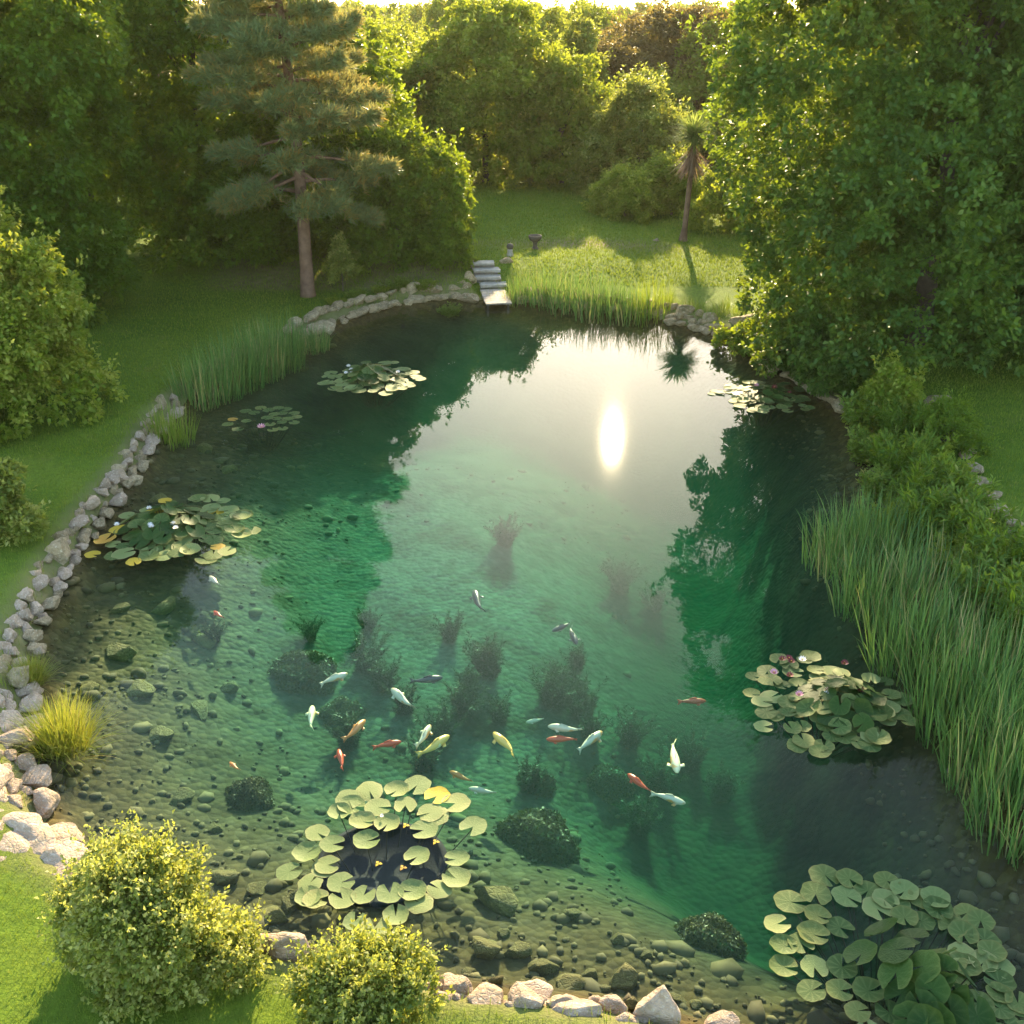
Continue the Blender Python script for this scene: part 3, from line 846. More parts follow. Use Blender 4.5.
# far reed bed right of the steps
for px, py, s, sz in [(522, 301, .8, .8), (543, 303, .9, 1.05), (566, 306, .95, 1.15), (590, 310, .95, 1.1), (612, 313, .9, 1.0), (632, 316, .8, .85)]:
    clump('reed_clump', 'bright green reed clump in the bed right of the stone steps', 'reeds', RE[random.randrange(3)], wl(px, py), s * 1.1, sz * 1.15, 'reed clumps right of the steps')
clump('reed_clump', 'separate upright reed clump at the right end of the far reed bed', 'reeds', RB[1], wl(652, 317), .95, 1.6)
# right bank reed bed
for px, py, s, sz in [(836, 560, .85, .95), (862, 545, .9, 1.0), (888, 560, 1, 1.05), (872, 600, .95, 1.05), (905, 615, 1, 1.1), (938, 595, 1, 1.05), (912, 660, .9, 1.0),
                      (942, 668, 1, 1.1), (975, 640, 1, 1.1), (960, 722, .95, 1.05), (992, 705, 1, 1.1), (1022, 680, 1, 1.1), (995, 775, .9, 1.05), (1026, 755, 1, 1.1),
                      (1022, 826, .85, 1.0), (1055, 790, 1, 1.1), (1010, 620, .95, 1.0)]:
    clump('reed_clump', 'tall blue green reed clump in the bed along the right bank', 'reeds', RE[random.randrange(3)], wl(px, py), s, sz, 'reed clumps along the right bank')
# tussocks on the left edge
TU = [reed_mesh('tussock', 130 + i, 900, .34, .45, .8, 'tussock', .012, 1.1, 1.0, .1) for i in range(2)]
clump('grass_tussock', 'large bright yellow green grass tussock spilling over the left stone edge', 'grass', TU[0], wl(62, 738, .1), 1.08, 1.0)
clump('grass_tussock', 'smaller bright grass tussock behind the large one on the left edge', 'grass', TU[1], wl(27, 678, .15), .68, .62)

# marsh plants between the right reeds and the stone path
def herb(seed, n, L, W, rad, H, mat):
    rng = np.random.default_rng(seed)
    ns = 26; P, O = [], []
    for i in range(ns):
        a = rng.uniform(0, 6.28); r = rad * math.sqrt(rng.random()); hh = H * rng.uniform(.55, 1.0)
        for s in np.linspace(.15, 1, n // ns):
            P.append((math.cos(a) * r * (.5 + .7 * s), math.sin(a) * r * (.5 + .7 * s), hh * s)); O.append((math.cos(a), math.sin(a), .6))
    P, O = np.array(P), np.array(O); per = 7; m = len(P) * per
    Pk, Ok = np.repeat(P, per, 0), np.repeat(O, per, 0)
    ax = unit(Ok * .4 + rng.normal(size=(m, 3)) * .7 + np.array([0, 0, .25]))
    v = leaves(Pk + rng.normal(size=(m, 3)) * .05, ax, np.array([0, 0, 1.]) + rng.normal(size=(m, 3)) * .4, L * rng.uniform(.6, 1.3, m), W * rng.uniform(.7, 1.2, m))
    return mesh_np('marsh_plant', v, np.arange(m * 4), 4, M[mat], fattr={'rnd': np.clip(rng.normal(.45, .22, m), 0, 1)})
HB = [herb(140, 260, .15, .06, .55, .85, 'reed_bright'), herb(141, 260, .12, .055, .5, .7, 'leaf_light'), herb(142, 300, .22, .035, .6, .95, 'leaf')]
for k, (px, py, s) in enumerate([(868, 432, 1.25), (890, 420, 1.3), (905, 446, 1.2), (870, 462, 1.0), (925, 468, 1.25), (900, 482, 1.2), (878, 500, .9), (945, 492, 1.2), (918, 510, 1.2), (962, 520, 1.1),
                                 (895, 530, 1.0), (938, 540, 1.2), (975, 548, 1.1), (960, 570, 1.1), (1000, 575, 1.2), (985, 600, 1.1), (1020, 612, 1.2), (1040, 640, 1.2)]):
    loc = at_px(px, py)
    clump('marsh_plant', 'leafy marsh plant between the right reed bed and the stone path', 'plant', HB[k % 3], (loc[0], loc[1], loc[2] - .05), s, s * 1.0, 'marsh plants on the right bank')
T('shrub', 'bright leafy bush at the water edge under the huge right hand tree', 'bush', at_px(884, 425), 1.6, .8, 'bush', 'leaf_light', 150, 520, 13, .14, .08, .2, 16, .4, base=0, r0=.04)
T('shrub', 'dark bush hanging over the far right water behind the red flowered lily clump', 'bush', at_px(800, 376), 1.7, 1.25, 'bush', 'leaf_dark', 153, 900, 13, .15, .09, .22, 18, .4, base=0, r0=.04)
T('shrub', 'dark low bush at the water line left of the bright leafy right bank bush', 'bush', at_px(838, 396), 1.3, 1.0, 'bush', 'leaf_dark', 154, 700, 13, .15, .09, .2, 16, .4, base=0, r0=.04)
T('shrub', 'rounded fine leaved bush beside the stone slab on the right bank', 'bush', at_px(945, 446), 1.15, .85, 'bush', 'leaf', 151, 700, 13, .1, .04, .16, 18, .4, base=0, r0=.04)
T('shrub', 'low dark foliage trailing over the water by the right hand boulders', 'bush', at_px(752, 362), 1.0, .9, 'bush', 'leaf', 152, 600, 13, .13, .08, .18, 16, .4, base=0, r0=.03)
for k, (px, py, s) in enumerate([(400, 288, .8), (425, 286, .9), (450, 284, .8), (380, 292, .7), (358, 298, .7), (335, 304, .7)]):
    loc = at_px(px, py)
    clump('bank_plant', 'low leafy plant among the stones of the far left bank', 'plant', HB[k % 2], (loc[0], loc[1], loc[2] - .05), s, s * .6, 'bank plants on the far left bank')
for k, (px, py, s) in enumerate([(692, 308, .9), (712, 316, .8), (730, 312, 1.0), (748, 322, .8), (668, 302, .8)]):
    loc = at_px(px, py)
    clump('bank_plant', 'tufted plant behind the boulders of the far right bank', 'plant', SMALL[k % 2], (loc[0], loc[1], loc[2]), s * 1.3, s * .9, 'bank plants on the far right bank')

# ------------------------------------------------------------------ stones
def rock_mesh(name, seed, mat, cuts=15, rough=.12, sub=4, depth=.62):
    rg = random.Random(seed)
    bm = bmesh.new(); bmesh.ops.create_icosphere(bm, subdivisions=sub, radius=1)
    planes = []
    for _ in range(cuts):
        d = Vector((rg.gauss(0, 1), rg.gauss(0, 1), rg.gauss(0, .8))).normalized(); planes.append((d, rg.uniform(depth - .16, depth + .14)))
    off = Vector((rg.uniform(0, 50), rg.uniform(0, 50), 0))
    for v in bm.verts:
        p = v.co.copy()
        for d, h in planes:
            q = p.dot(d)
            if q > h: p -= d * (q - h) * .94
        nz = mnoise.fractal(p * 1.6 + off, 1.0, 2.0, 4) * rough + mnoise.fractal(p * 6 + off, 1.0, 2.0, 3) * rough * .22
        v.co = p * (1 + nz)
    me = bpy.data.meshes.new(name); bm.to_mesh(me); bm.free()
    me.materials.append(mat)
    me.polygons.foreach_set('use_smooth', np.ones(len(me.polygons), dtype=bool))
    me.set_sharp_from_angle(angle=R(38)) if hasattr(me, 'set_sharp_from_angle') else None
    return me
GREY = [rock_mesh('edging_stone', 200 + i, M['rock_grey']) for i in range(7)]
PINK = [rock_mesh('edging_stone', 220 + i, M['rock_pink']) for i in range(7)]
ALG = [rock_mesh('sunken_boulder', 240 + i, M['rock_algae'], sub=3) for i in range(6)]

def stone(name, label, cat, me, loc, size, rz=None, group=None, tilt=.18):
    o = obj(name, me, None, loc, (random.uniform(-tilt, tilt), random.uniform(-tilt, tilt), random.uniform(0, 6.28) if rz is None else rz), size)
    return tag(o, label, cat, group)

def along(px0, px1, off, step, fn):
    """walks the outline between two surveyed points, offset outwards, and drops stones"""
    a = np.array(px2w(*px0)); b = np.array(px2w(*px1))
    P = offset_outline(off)
    i0 = int(np.argmin(((OUT - a) ** 2).sum(1))); i1 = int(np.argmin(((OUT - b) ** 2).sum(1)))
    n = len(P); seq = [P[(i0 + k) % n] for k in range(((i1 - i0) % n) + 1)]
    acc = 0; pos = random.uniform(0, step)
    for p, q in zip(seq[:-1], seq[1:]):
        L_ = float(np.linalg.norm(q - p)); dirn = (q - p) / max(L_, 1e-6)
        while pos <= acc + L_:
            c = p + dirn * (pos - acc)
            st = fn(float(c[0]), float(c[1]), math.atan2(dirn[1], dirn[0]))
            pos += st
        acc += L_

def edge_run(px0, px1, label, group, mats, s0, s1, rows=((.10, .05), (.40, .26)), flat=.7):
    for off, dz in rows:
        def fn(x, y, a):
            s = random.uniform(s0, s1)
            me = random.choice(mats)
            j = random.uniform(-.16, .16); s *= random.choice([.62, .8, 1, 1, 1.2])
            stone('edging_stone', label, 'stone', me, (x + j, y + random.uniform(-.12, .12), dz + .02 + s * flat * .12), (s * random.uniform(.95, 1.35), s * random.uniform(.75, 1.0), s * flat * random.uniform(.75, 1.1)), a + random.uniform(-.25, .25), group)
            return s * 1.28
        along(px0, px1, off, s0 * 2, fn)
# OUT runs from the steps clockwise over the right bank, along the front and back up the left side
edge_run((36, 690), (84, 555), 'weathered stone in the middle stretch of the left pond edge', 'stones of the middle left edge', GREY + PINK, .19, .31, rows=((.10, .05), (.40, .23)))
edge_run((84, 555), (186, 406), 'grey stone in the upper stretch of the left pond edge', 'stones of the upper left edge', GREY + PINK, .15, .26)
edge_run((300, 342), (470, 301), 'dark mossy stone along the shaded far left bank', 'stones of the far left bank', GREY, .22, .42, rows=((.15, .04), (.6, .34)))
edge_run((85, 862), (36, 690), 'flat pale stone along the lower left pond edge', 'stones of the lower left edge', PINK, .26, .42, rows=((.08, .04), (.40, .17), (.72, .24)), flat=.5)
edge_run((250, 935), (80, 858), 'pale stone behind the front left bush', 'stones behind the front left bush', PINK, .2, .32, rows=((.12, .03), (.45, .2)))
edge_run((520, 304), (700, 330), 'dark stone half hidden behind the far reed bed', 'stones behind the far reed bed', GREY, .2, .36, rows=((.4, .12), (.8, .36)))
edge_run((665, 322), (748, 350), 'low dark stone at the water line of the far right bank', 'stones at the far right water line', GREY, .2, .34, rows=((.1, .02), (.45, .16)))
edge_run((748, 350), (845, 418), 'dark stone at the water line under the huge right hand tree', 'stones under the huge right hand tree', GREY, .22, .36, rows=((.1, .02),))
edge_run((690, 1024), (430, 978), 'small pale stone wedged between the big stones of the bottom edge', 'small stones of the bottom edge', PINK, .16, .26, rows=((.16, .05), (.42, .16)))
# the singled-out boulders
def bpx(label, px, py, wpx, mats, k, ratio=(1, .7, .62), z=None, rz=0.0, name='boulder'):
    loc = at_px(px, py) if z is None else (*px2w(px, py, z), z)
    s = wpx / scale_at(loc) / 2 * 1.1
    return stone(name, label, 'boulder', mats[k], (loc[0], loc[1], loc[2] + s * ratio[2] * .25), (s * ratio[0], s * ratio[1], s * ratio[2]), rz, None, .08)
bpx('large pinkish boulder at the front edge between the two front bushes', 286, 954, 66, PINK, 0, (1, .62, .55), .22, -.25)
bpx('pale boulder half hidden by the low bush at the bottom edge', 370, 974, 34, PINK, 1, z=.2)
bpx('pale pink stone leftmost of the row at the bottom centre edge', 455, 992, 40, PINK, 2, (1, .75, .6), .18, -.3)
bpx('squarish pale pink stone second in the row at the bottom centre edge', 489, 1004, 50, PINK, 3, (1, .85, .6), .18, -.15)
bpx('broad flat topped pale stone third in the row at the bottom centre edge', 526, 1006, 54, PINK, 4, (1, .8, .62), .18, .1)
bpx('low long pale stone fourth in the row at the bottom centre edge', 577, 1016, 66, PINK, 5, (1, .6, .5), .16, -.05)
bpx('pointed pale boulder standing alone at the right end of the bottom row', 658, 1014, 66, PINK, 6, (1, .62, .75), .16, -.3)
bpx('small low stone at the bottom edge right of the pointed boulder', 722, 1024, 36, PINK, 1, (1, .7, .5), .1, .2)
bpx('grey boulder at the far right bank nearest the reeds', 684, 316, 26, GREY, 0, z=.2)
bpx('grey boulder in the middle of the three on the far right bank', 711, 324, 24, GREY, 1, (1, .8, .75), .15)
bpx('large pale grey boulder at the right end of the far right bank', 742, 326, 34, GREY, 2, (1, .7, .7), .2, .3)
bpx('dark boulder at the water under the left side of the huge right hand tree', 752, 345, 30, GREY, 3, z=.1)
bpx('grey boulder left of the top step', 467, 267, 15, GREY, 4, (1, .8, .8), .75)
bpx('pale grey boulder right of the top step', 507, 263, 16, GREY, 5, (1, .8, .75), .8)
bpx('dark boulder between the bush and the lowest step', 462, 289, 20, GREY, 6, (1, .8, .9), .25)
bpx('dark upright boulder below the stone left of the steps', 470, 280, 14, GREY, 1, (1, .8, 1.0), .5)
bpx('small whitish stone lying alone on the back lawn near the palm', 656, 241, 8, PINK, 2, (1, .8, .6))
bpx('flat grey slab at the head of the stone path on the right bank', 941, 402, 36, GREY, 3, (1, .8, .4), .5, .2, 'stone_slab')
for k, (px, py, wp) in enumerate([(958, 440, 24), (966, 455, 24), (972, 470, 26), (980, 483, 26), (988, 497, 28), (997, 511, 32), (1010, 524, 36), (1022, 540, 38), (1034, 560, 40)]):
    loc = at_px(px, py); s = wp / scale_at(loc) / 2
    stone('path_stone', 'flat grey stone in the path edging the right hand lawn', 'stone', GREY[k % 7], (loc[0], loc[1], loc[2] + .03), (s * 1.15, s * .9, s * .42), random.uniform(0, 6), 'flat stones edging the right hand lawn', .08)

# ------------------------------------------------------------------ steps, landing, ornaments
def slab(w_, d_, h_, seed, bev=.02, jag=.03):
    rg = random.Random(seed)
    bm = bmesh.new(); bmesh.ops.create_cube(bm, size=1)
    for v in bm.verts: v.co = Vector((v.co.x * w_, v.co.y * d_, v.co.z * h_))
    bmesh.ops.subdivide_edges(bm, edges=bm.edges[:], cuts=4, use_grid_fill=True)
    for v in bm.verts: v.co += Vector((rg.uniform(-jag, jag), rg.uniform(-jag, jag), rg.uniform(-jag, jag) * .35))
    me = bpy.data.meshes.new('slab'); bm.to_mesh(me); bm.free(); return me
def with_mat(me, m): me.materials.append(m); return me
M['step'] = simplemat('step_stone', [(.3, (.30, .26, .21)), (.7, (.48, .42, .34))], 5, .85, .5, 18, .02)
M['riser'] = simplemat('step_riser', [(.3, (.14, .12, .10)), (.7, (.24, .21, .17))], 5, .9, .5, 14, .03)
M['plank'] = simplemat('weathered_plank', [(.3, (.26, .215, .165)), (.7, (.42, .36, .285))], 6, .85, .3, 30, .01)
M['post'] = simplemat('dark_post', [(.3, (.05, .04, .03)), (.7, (.10, .08, .06))], 6, .9, .2)
M['urn'] = simplemat('urn_stone', [(.3, (.055, .045, .035)), (.7, (.12, .10, .08))], 8, .9, .4, 20, .02)
lx, ly, _ = *px2w(495, 297, .15), 0
st = thing('stone_steps', 'short flight of pale stone steps rising from the wooden landing to the lawn', 'steps', (lx - .12, ly + 1.35, 0), .10)
for i in range(4):
    s_ = obj('step', with_mat(slab(1.1 - .05 * (i % 2), .56, .10, 300 + i), M['step']), st, (-.10 * i + .04 * (-1) ** i, .18 + .46 * i, .30 + .20 * i), (0, 0, .05 * (-1) ** i))
    obj('riser', with_mat(slab(1.0, .44, .26, 320 + i, jag=.02), M['riser']), st, (-.10 * i, .24 + .46 * i, .12 + .20 * i))
ld = thing('landing_stage', 'small low landing of weathered wooden planks at the foot of the stone steps', 'jetty', (lx + .02, ly, 0), .12)
for i in range(6):
    obj('plank', with_mat(slab(1.02, .37, .06, 340 + i, jag=.012), M['plank']), ld, (.012 * (-1) ** i, -1.0 + .385 * i, .17), (0, 0, .01 * (-1) ** i))
for sx in (-.4, .4):
    for sy in (-.95, .95):
        mb = MB(); mb.tube([(sx, sy, -1.2), (sx, sy, .135)], [.06, .055], 10); obj('post', mb.build('post', M['post']), ld)
    mb = MB(); mb.tube([(sx, -1.1, .10), (sx, 1.1, .10)], [.045, .045], 6); obj('beam', mb.build('beam', M['post']), ld)
ux, uy, uz = onland(535, 249)
ur = thing('stone_urn', 'dark stone bird bath on a short pedestal on the back lawn', 'bird bath', (ux, uy, uz), 0, None, (.85, .85, .8))
mb = MB(); mb.lathe([(.20, -.05), (.20, .06), (.13, .10), (.10, .22), (.12, .38), (.16, .42)], 16); obj('pedestal', mb.build('pedestal', M['urn']), ur)
mb = MB(); mb.lathe([(.10, .40), (.24, .46), (.34, .58), (.36, .76), (.31, .76), (.27, .62), (.10, .54)], 20); obj('bowl', mb.build('bowl', M['urn']), ur)
gx, gy, gz = onland(510, 256)
lp = thing('stone_ornament', 'small pale post with a dark ball on top beside the stone steps', 'garden ornament', (gx, gy, gz), 0, None, (.8, .8, .75))
mb = MB(); mb.lathe([(.19, -.05), (.18, .12), (.14, .25), (.15, .36), (.10, .40)], 14); obj('plinth', mb.build('plinth', M['step']), lp)
mb = MB(); mb.lathe([(.05, .38), (.15, .42), (.20, .52), (.19, .62), (.12, .70), (.03, .73)], 16); obj('ball', mb.build('ball', M['urn']), lp)

# ------------------------------------------------------------------ water lilies
def pad_mesh(seed, mat, cup=.04, notch=.32):
    rg = random.Random(seed); n = 34; rings = (.0, .28, .58, .85, 1.0)
    v, f, rim, vein = [], [], [], []
    for j, r in enumerate(rings):
        for k in range(n + 1):
            a = notch / 2 + (2 * PI - notch) * k / n
            wv_ = 1 + (.03 * math.sin(a * 5 + seed) + .02 * math.sin(a * 9 + 2 * seed)) * r
            if k in (0, n): wv_ *= .97
            rr = r * wv_
            z = cup * r ** 3 + .018 * math.sin(a * 3 + seed * 1.7) * r * r + (.02 if k in (0, n) else 0) * r
            v.append((rr * math.cos(a), rr * math.sin(a), z)); rim.append(max(0, (r - .8) / .2)); vein.append(1.0 if (k % 4 == 0 and 0 < r < 1) else 0.0)
    m = n + 1
    for j in range(len(rings) - 1):
        for k in range(n):
            if j == 0: f.append((0 * m + k, (j + 1) * m + k, (j + 1) * m + k + 1))
            else: f.append((j * m + k, (j + 1) * m + k, (j + 1) * m + k + 1, j * m + k + 1))
    me = mesh_py('pad', v, f, mat, True)
    for nm, arr in (('rim', rim), ('vein', vein)):
        at = me.attributes.new(nm, 'FLOAT', 'POINT'); at.data.foreach_set('value', np.array(arr, dtype=np.float32))
    return me
PADS = {k: [pad_mesh(i + j * 9, M[k], c, nn) for i, (c, nn) in enumerate([(.03, .42), (.08, .7), (-.04, .30), (.15, .5), (.05, .9), (.20, .36), (.02, .55)])] for j, k in enumerate(('pad', 'pad_pale', 'pad_dark', 'pad_yellow'))}
def petal_ring(mb, n, r, w_, z, up, ph):
    for k in range(n):
        a = 2 * PI * k / n + ph; c, s = math.cos(a), math.sin(a)
        pts = []
        for (t, ww) in ((.12, .25), (.45, 1), (.8, .75), (1, .08)):
            rad_ = r * t; zz = z + up * r * t ** 1.6
            pts.append(((rad_ * c - ww * w_ * s * .5, rad_ * s + ww * w_ * c * .5, zz), (rad_ * c + ww * w_ * s * .5, rad_ * s - ww * w_ * c * .5, zz)))
        v = [q for p in pts for q in p]
        mb.add(v, [(2 * i, 2 * i + 1, 2 * i + 3, 2 * i + 2) for i in range(3)])
def flower_parts(root, loc, size, mat):
    mb = MB()
    petal_ring(mb, 9, size, size * .42, .01, .45, 0); petal_ring(mb, 8, size * .8, size * .36, .02, .9, .3); petal_ring(mb, 6, size * .55, size * .3, .03, 1.3, .1)
    fl = obj('flower', mb.build('flower', M[mat]), root, loc, (0, 0, random.uniform(0, 6)))
    mb = MB(); mb.lathe([(size * .22, .0), (size * .2, size * .35), (.01, size * .4)], 9)
    obj('flower_heart', mb.build('flower_heart', M['flower_heart']), fl, (0, 0, .02))
PADZ = [0.0]
def pad(root, x, y, z, d, kind, rz, tilt=0.0, tdir=0.0):
    me = random.choice(PADS[kind])
    q = Matrix.Rotation(tdir, 4, 'Z') @ Matrix.Rotation(tilt, 4, 'Y') @ Matrix.Rotation(rz - tdir, 4, 'Z')
    o = obj('pad', me, root, (x, y, z), q.to_euler(), (d / 2, d / 2 * random.uniform(.9, 1.0), d / 2))
    return o
def stems(root, pts):
    mb = MB()
    for p in pts:
        mb.tube([(p[0] * .3, p[1] * .3, -.9), (p[0] * .75, p[1] * .75, -.3), p], [.008, .008, .008], 5)
    obj('stalks', mb.build('stalks', M['stem']), root)
def lily_explicit(label, cpx, pads, dpx, kindfn, raised=(), flowers=()):
    c = px2w(*cpx); root = thing('water_lily', label, 'water lily', (c[0], c[1], 0))
    pts = []
    for i, (px, py, *k) in enumerate(pads):
        x, y = px2w(px, py); sc_ = scale_at((x, y, 0)); d = dpx / sc_ * random.uniform(.9, 1.12)
        toc = math.atan2(c[1] - y, c[0] - x)
        pad(root, x - c[0], y - c[1], .012 + .004 * (i % 7) + .001 * (i // 7), d, k[0] if k else kindfn(), toc + random.gauss(0, .6), random.gauss(0, .012), random.uniform(0, 6)); pts.append((x - c[0], y - c[1], .005))
    for i, (px, py, z, d, tilt) in enumerate(raised):
        z *= 1.25; tilt = tilt * 1.35 + .1; d *= 1.08; x, y = px2w(px, py, z); td = math.atan2(y - (c[1] - .3), x - (c[0] + .6))
        pad(root, x - c[0], y - c[1], z, d / scale_at((x, y, z)), 'pad_dark', random.uniform(0, 6), tilt, td); pts.append((x - c[0], y - c[1], z))
    for (px, py, s, m) in flowers:
        x, y = px2w(px, py, .08); flower_parts(root, (x - c[0], y - c[1], .06), s, m)
    stems(root, pts)
    return root
Z1 = lambda x, y: (260 + x / 4.267, 760 + y / 4.267)
ring = [(467, 133), (583, 133), (670, 112), (755, 158, 'pad_yellow'), (835, 190), (380, 175), (340, 232), (437, 265), (503, 205), (620, 198), (727, 230), (543, 280), (245, 318), (310, 368), (700, 302),
        (455, 350), (670, 418), (840, 428), (838, 513), (200, 405), (125, 485), (275, 465), (215, 528), (345, 528), (240, 600), (353, 600), (443, 585), (555, 578), (650, 565), (680, 612), (765, 555),
        (405, 695), (580, 675), (910, 292), (490, 725), (205, 590), (745, 240), (390, 200), (290, 455)]
lily_explicit('ring of pale heart shaped lily pads floating round a dark centre in the front left', (380, 860), [(*Z1(a, b), *k) for a, b, *k in ring], 27, lambda: 'pad_pale',
              flowers=[(*Z1(520, 238), .03, 'petal_white')])
Z2 = lambda x, y: (750 + x / 3.737, 850 + y / 3.737)
fr = [(278, 95), (245, 168), (150, 198), (100, 282), (360, 180), (510, 122), (370, 115), (440, 155), (475, 225), (250, 250), (335, 295), (235, 322), (125, 365), (190, 358), (125, 440), (240, 442), (228, 530),
      (335, 530), (343, 443), (440, 535), (400, 610), (520, 610), (505, 190), (575, 160), (550, 210), (640, 185), (690, 190), (575, 260), (640, 270), (735, 250), (810, 240), (755, 290), (795, 320), (790, 395),
      (875, 345), (870, 425), (935, 445), (930, 500), (930, 545), (1000, 580), (850, 580), (930, 600), (450, 690), (560, 700), (700, 690), (820, 680), (960, 660), (1040, 640), (880, 730), (640, 760), (760, 470), (800, 440), (700, 230), (860, 270), (760, 420), (900, 390)]
rs_ = [(495, 300, .22, 36, .5), (415, 390, .16, 33, .3), (545, 372, .36, 36, .35), (545, 460, .30, 38, .45), (605, 328, .34, 32, .3), (645, 435, .40, 36, .5), (712, 388, .34, 32, .5), (565, 540, .2, 32, .35), (745, 530, .3, 36, .7),
       (812, 478, .22, 32, .6), (640, 590, .25, 34, .5), (680, 520, .36, 32, .5), (750, 600, .22, 34, .6), (850, 620, .14, 34, .4), (660, 650, .24, 34, .5), (600, 630, .2, 32, .4), (720, 450, .42, 30, .3), (780, 560, .2, 30, .5), (700, 640, .2, 34, .5)]
lily_explicit('large lily clump with raised dark green leaves in the bottom right corner', (890, 975), [(*Z2(a, b), *k) for a, b, *k in fr], 29, lambda: 'pad' if random.random() < .8 else 'pad_pale',
              [(*Z2(a, b), z, d, t) for a, b, z, d, t in rs_])
def lily_round(label, cpx, Rm, n, d, heap, kinds, flowers, seed, heapc=(0, 0), nheap=20, tiltmax=.5, squash=1.0):
    rg = random.Random(seed); c = px2w(*cpx); root = thing('water_lily', label, 'water lily', (c[0], c[1], 0)); pts = []
    for i in range(n):
        r = Rm * math.sqrt((i + .6) / n) * (1 + rg.uniform(-.05, .05)); a = i * 2.39996 + rg.uniform(-.2, .2)
        r *= 1 + .10 * math.sin(a * 3 + seed) + .06 * math.sin(a * 5)
        x, y = r * math.cos(a), r * math.sin(a) * squash
        k = rg.choices(list(kinds), list(kinds.values()))[0]
        if k == 'pad_yellow' and r < Rm * .6: k = 'pad'
        pad(root, x, y, .012 + .005 * (i % 9), d * rg.uniform(.75, 1.2), k, a + PI + rg.gauss(0, 1), rg.uniform(0, .06) + max(0, .16 * (1 - r / Rm)), a); 
        if i % 4 == 0: pts.append((x, y, .005))
    for i in range(nheap):
        r = Rm * .55 * math.sqrt((i + .5) / nheap); a = i * 2.39996
        x, y = heapc[0] + r * math.cos(a), heapc[1] + r * math.sin(a)
        z = .05 + heap * (1 - (r / (Rm * .6)) ** 1.3) * rg.uniform(.7, 1.1)
        pad(root, x, y, z, d * rg.uniform(.8, 1.15), rg.choice(['pad_dark', 'pad_dark', 'pad']), rg.uniform(0, 6), rg.uniform(.1, tiltmax), a); pts.append((x, y, z))
    for (x, y, s, m, z) in flowers: flower_parts(root, (x, y, z), s, m)
    stems(root, pts); return root
rg = random.Random(4)
fl = [(rg.uniform(-1, 1) * .95, rg.uniform(-.2, 1.1), .075, rg.choice(['petal_white', 'petal_white', 'petal_red', 'petal_pink']), .22) for _ in range(11)]
lily_round('round lily clump with a few white and red flowers beside the right reed bed', (826, 704), 1.38, 68, .355, .36, {'pad': 8, 'pad_pale': 2}, fl, 8, (.25, -.1), 31, .65)
fl = [(rg.uniform(-1.3, .5), rg.uniform(-.8, .9), .07, 'petal_white', .26) for _ in range(6)]
lily_round('wide lily clump with yellowing outer pads near the left stone edge', (180, 530), 1.72, 68, .43, .38, {'pad': 6, 'pad_pale': 5, 'pad_yellow': 1.3}, fl, 9, (-.35, .1), 31, .65)
fl = [(rg.uniform(-1, .8), rg.uniform(-.7, .9),   .08, 'petal_white', .16) for _ in range(8)]
lily_round('far lily clump with pale edges below the stone steps', (373, 379), 1.55, 70, .42, .36, {'pad': 3, 'pad_pale': 7, 'pad_yellow': .4}, fl, 10, (-.1, .1), 28, .6)
fl = [(.3, .2, .12, 'petal_red', .2), (-.2, .4, .09, 'petal_pink', .2), (.7, -.1, .08, 'petal_red', .15)]
lily_round('lily clump under the huge right hand tree with a red flower', (765, 397), 1.45, 76, .36, .2, {'pad': 8, 'pad_pale': 2}, fl, 12, (0, .1), 18, .4)
Z3 = lambda x, y: (180 + x / 3.657, 300 + y / 3.657)
sm = [(240, 406), (295, 395), (272, 415), (193, 438, 'pad_yellow'), (243, 445), (175, 457), (212, 477), (325, 407), (360, 400), (390, 402), (418, 417), (345, 420), (375, 420), (320, 435), (355, 437), (395, 440), (428, 430), (330, 458), (372, 450),
      (418, 452), (340, 480), (375, 472)]
lily_explicit('small scattered lily clump with one pink flower in the far left water', (262, 420), [(*Z3(a, b), *k) for a, b, *k in sm], 11.5, lambda: 'pad', flowers=[(*Z3(298, 466), .13, 'petal_pink')])
for (px, py) in [Z1(505, 445), Z1(610, 462), Z1(622, 282), Z1(750, 352)]:
    x, y = px2w(px, py)
    rngl = np.random.default_rng(int(px)); v = leaves(np.array([[0, 0, .0]] * 3), np.array([[1, 0, 0], [-.5, .8, 0.05], [-.5, -.8, .05]]), np.array([[0, 0, 1.]] * 3), .06, .05, .15)
    tag(obj('fallen_leaf', mesh_np('fallen_leaf', v, np.arange(12), 4, M['pad_yellow'], vattr={'rim': np.zeros(12), 'vein': np.zeros(12)}), None, (x, y, .012)), 'small orange fallen leaf floating inside the ring of lily pads', 'leaf', 'fallen leaves inside the lily ring')
# an added dark bowl blackens the water inside the ring
bx, by = px2w(382, 857, -.28)
mb = MB(); mb.lathe([(.55, -1.5), (.95, -.42), (1.0, -.38), (.9, -.36), (.86, -.44), (.02, -.42)], 36)
M['dark_bowl'] = simplemat('bowl_black', [(.3, (.008, .008, .012)), (.7, (.02, .018, .024))], 6, .9, .4)
tag(obj('added_dark_bowl', mb.build('added_dark_bowl', M['dark_bowl']), None, (bx, by, 0), (0, 0, 0), (.95, .85, 1)), 'added dark bowl that blackens the water inside the ring of lily pads', 'dark bowl')

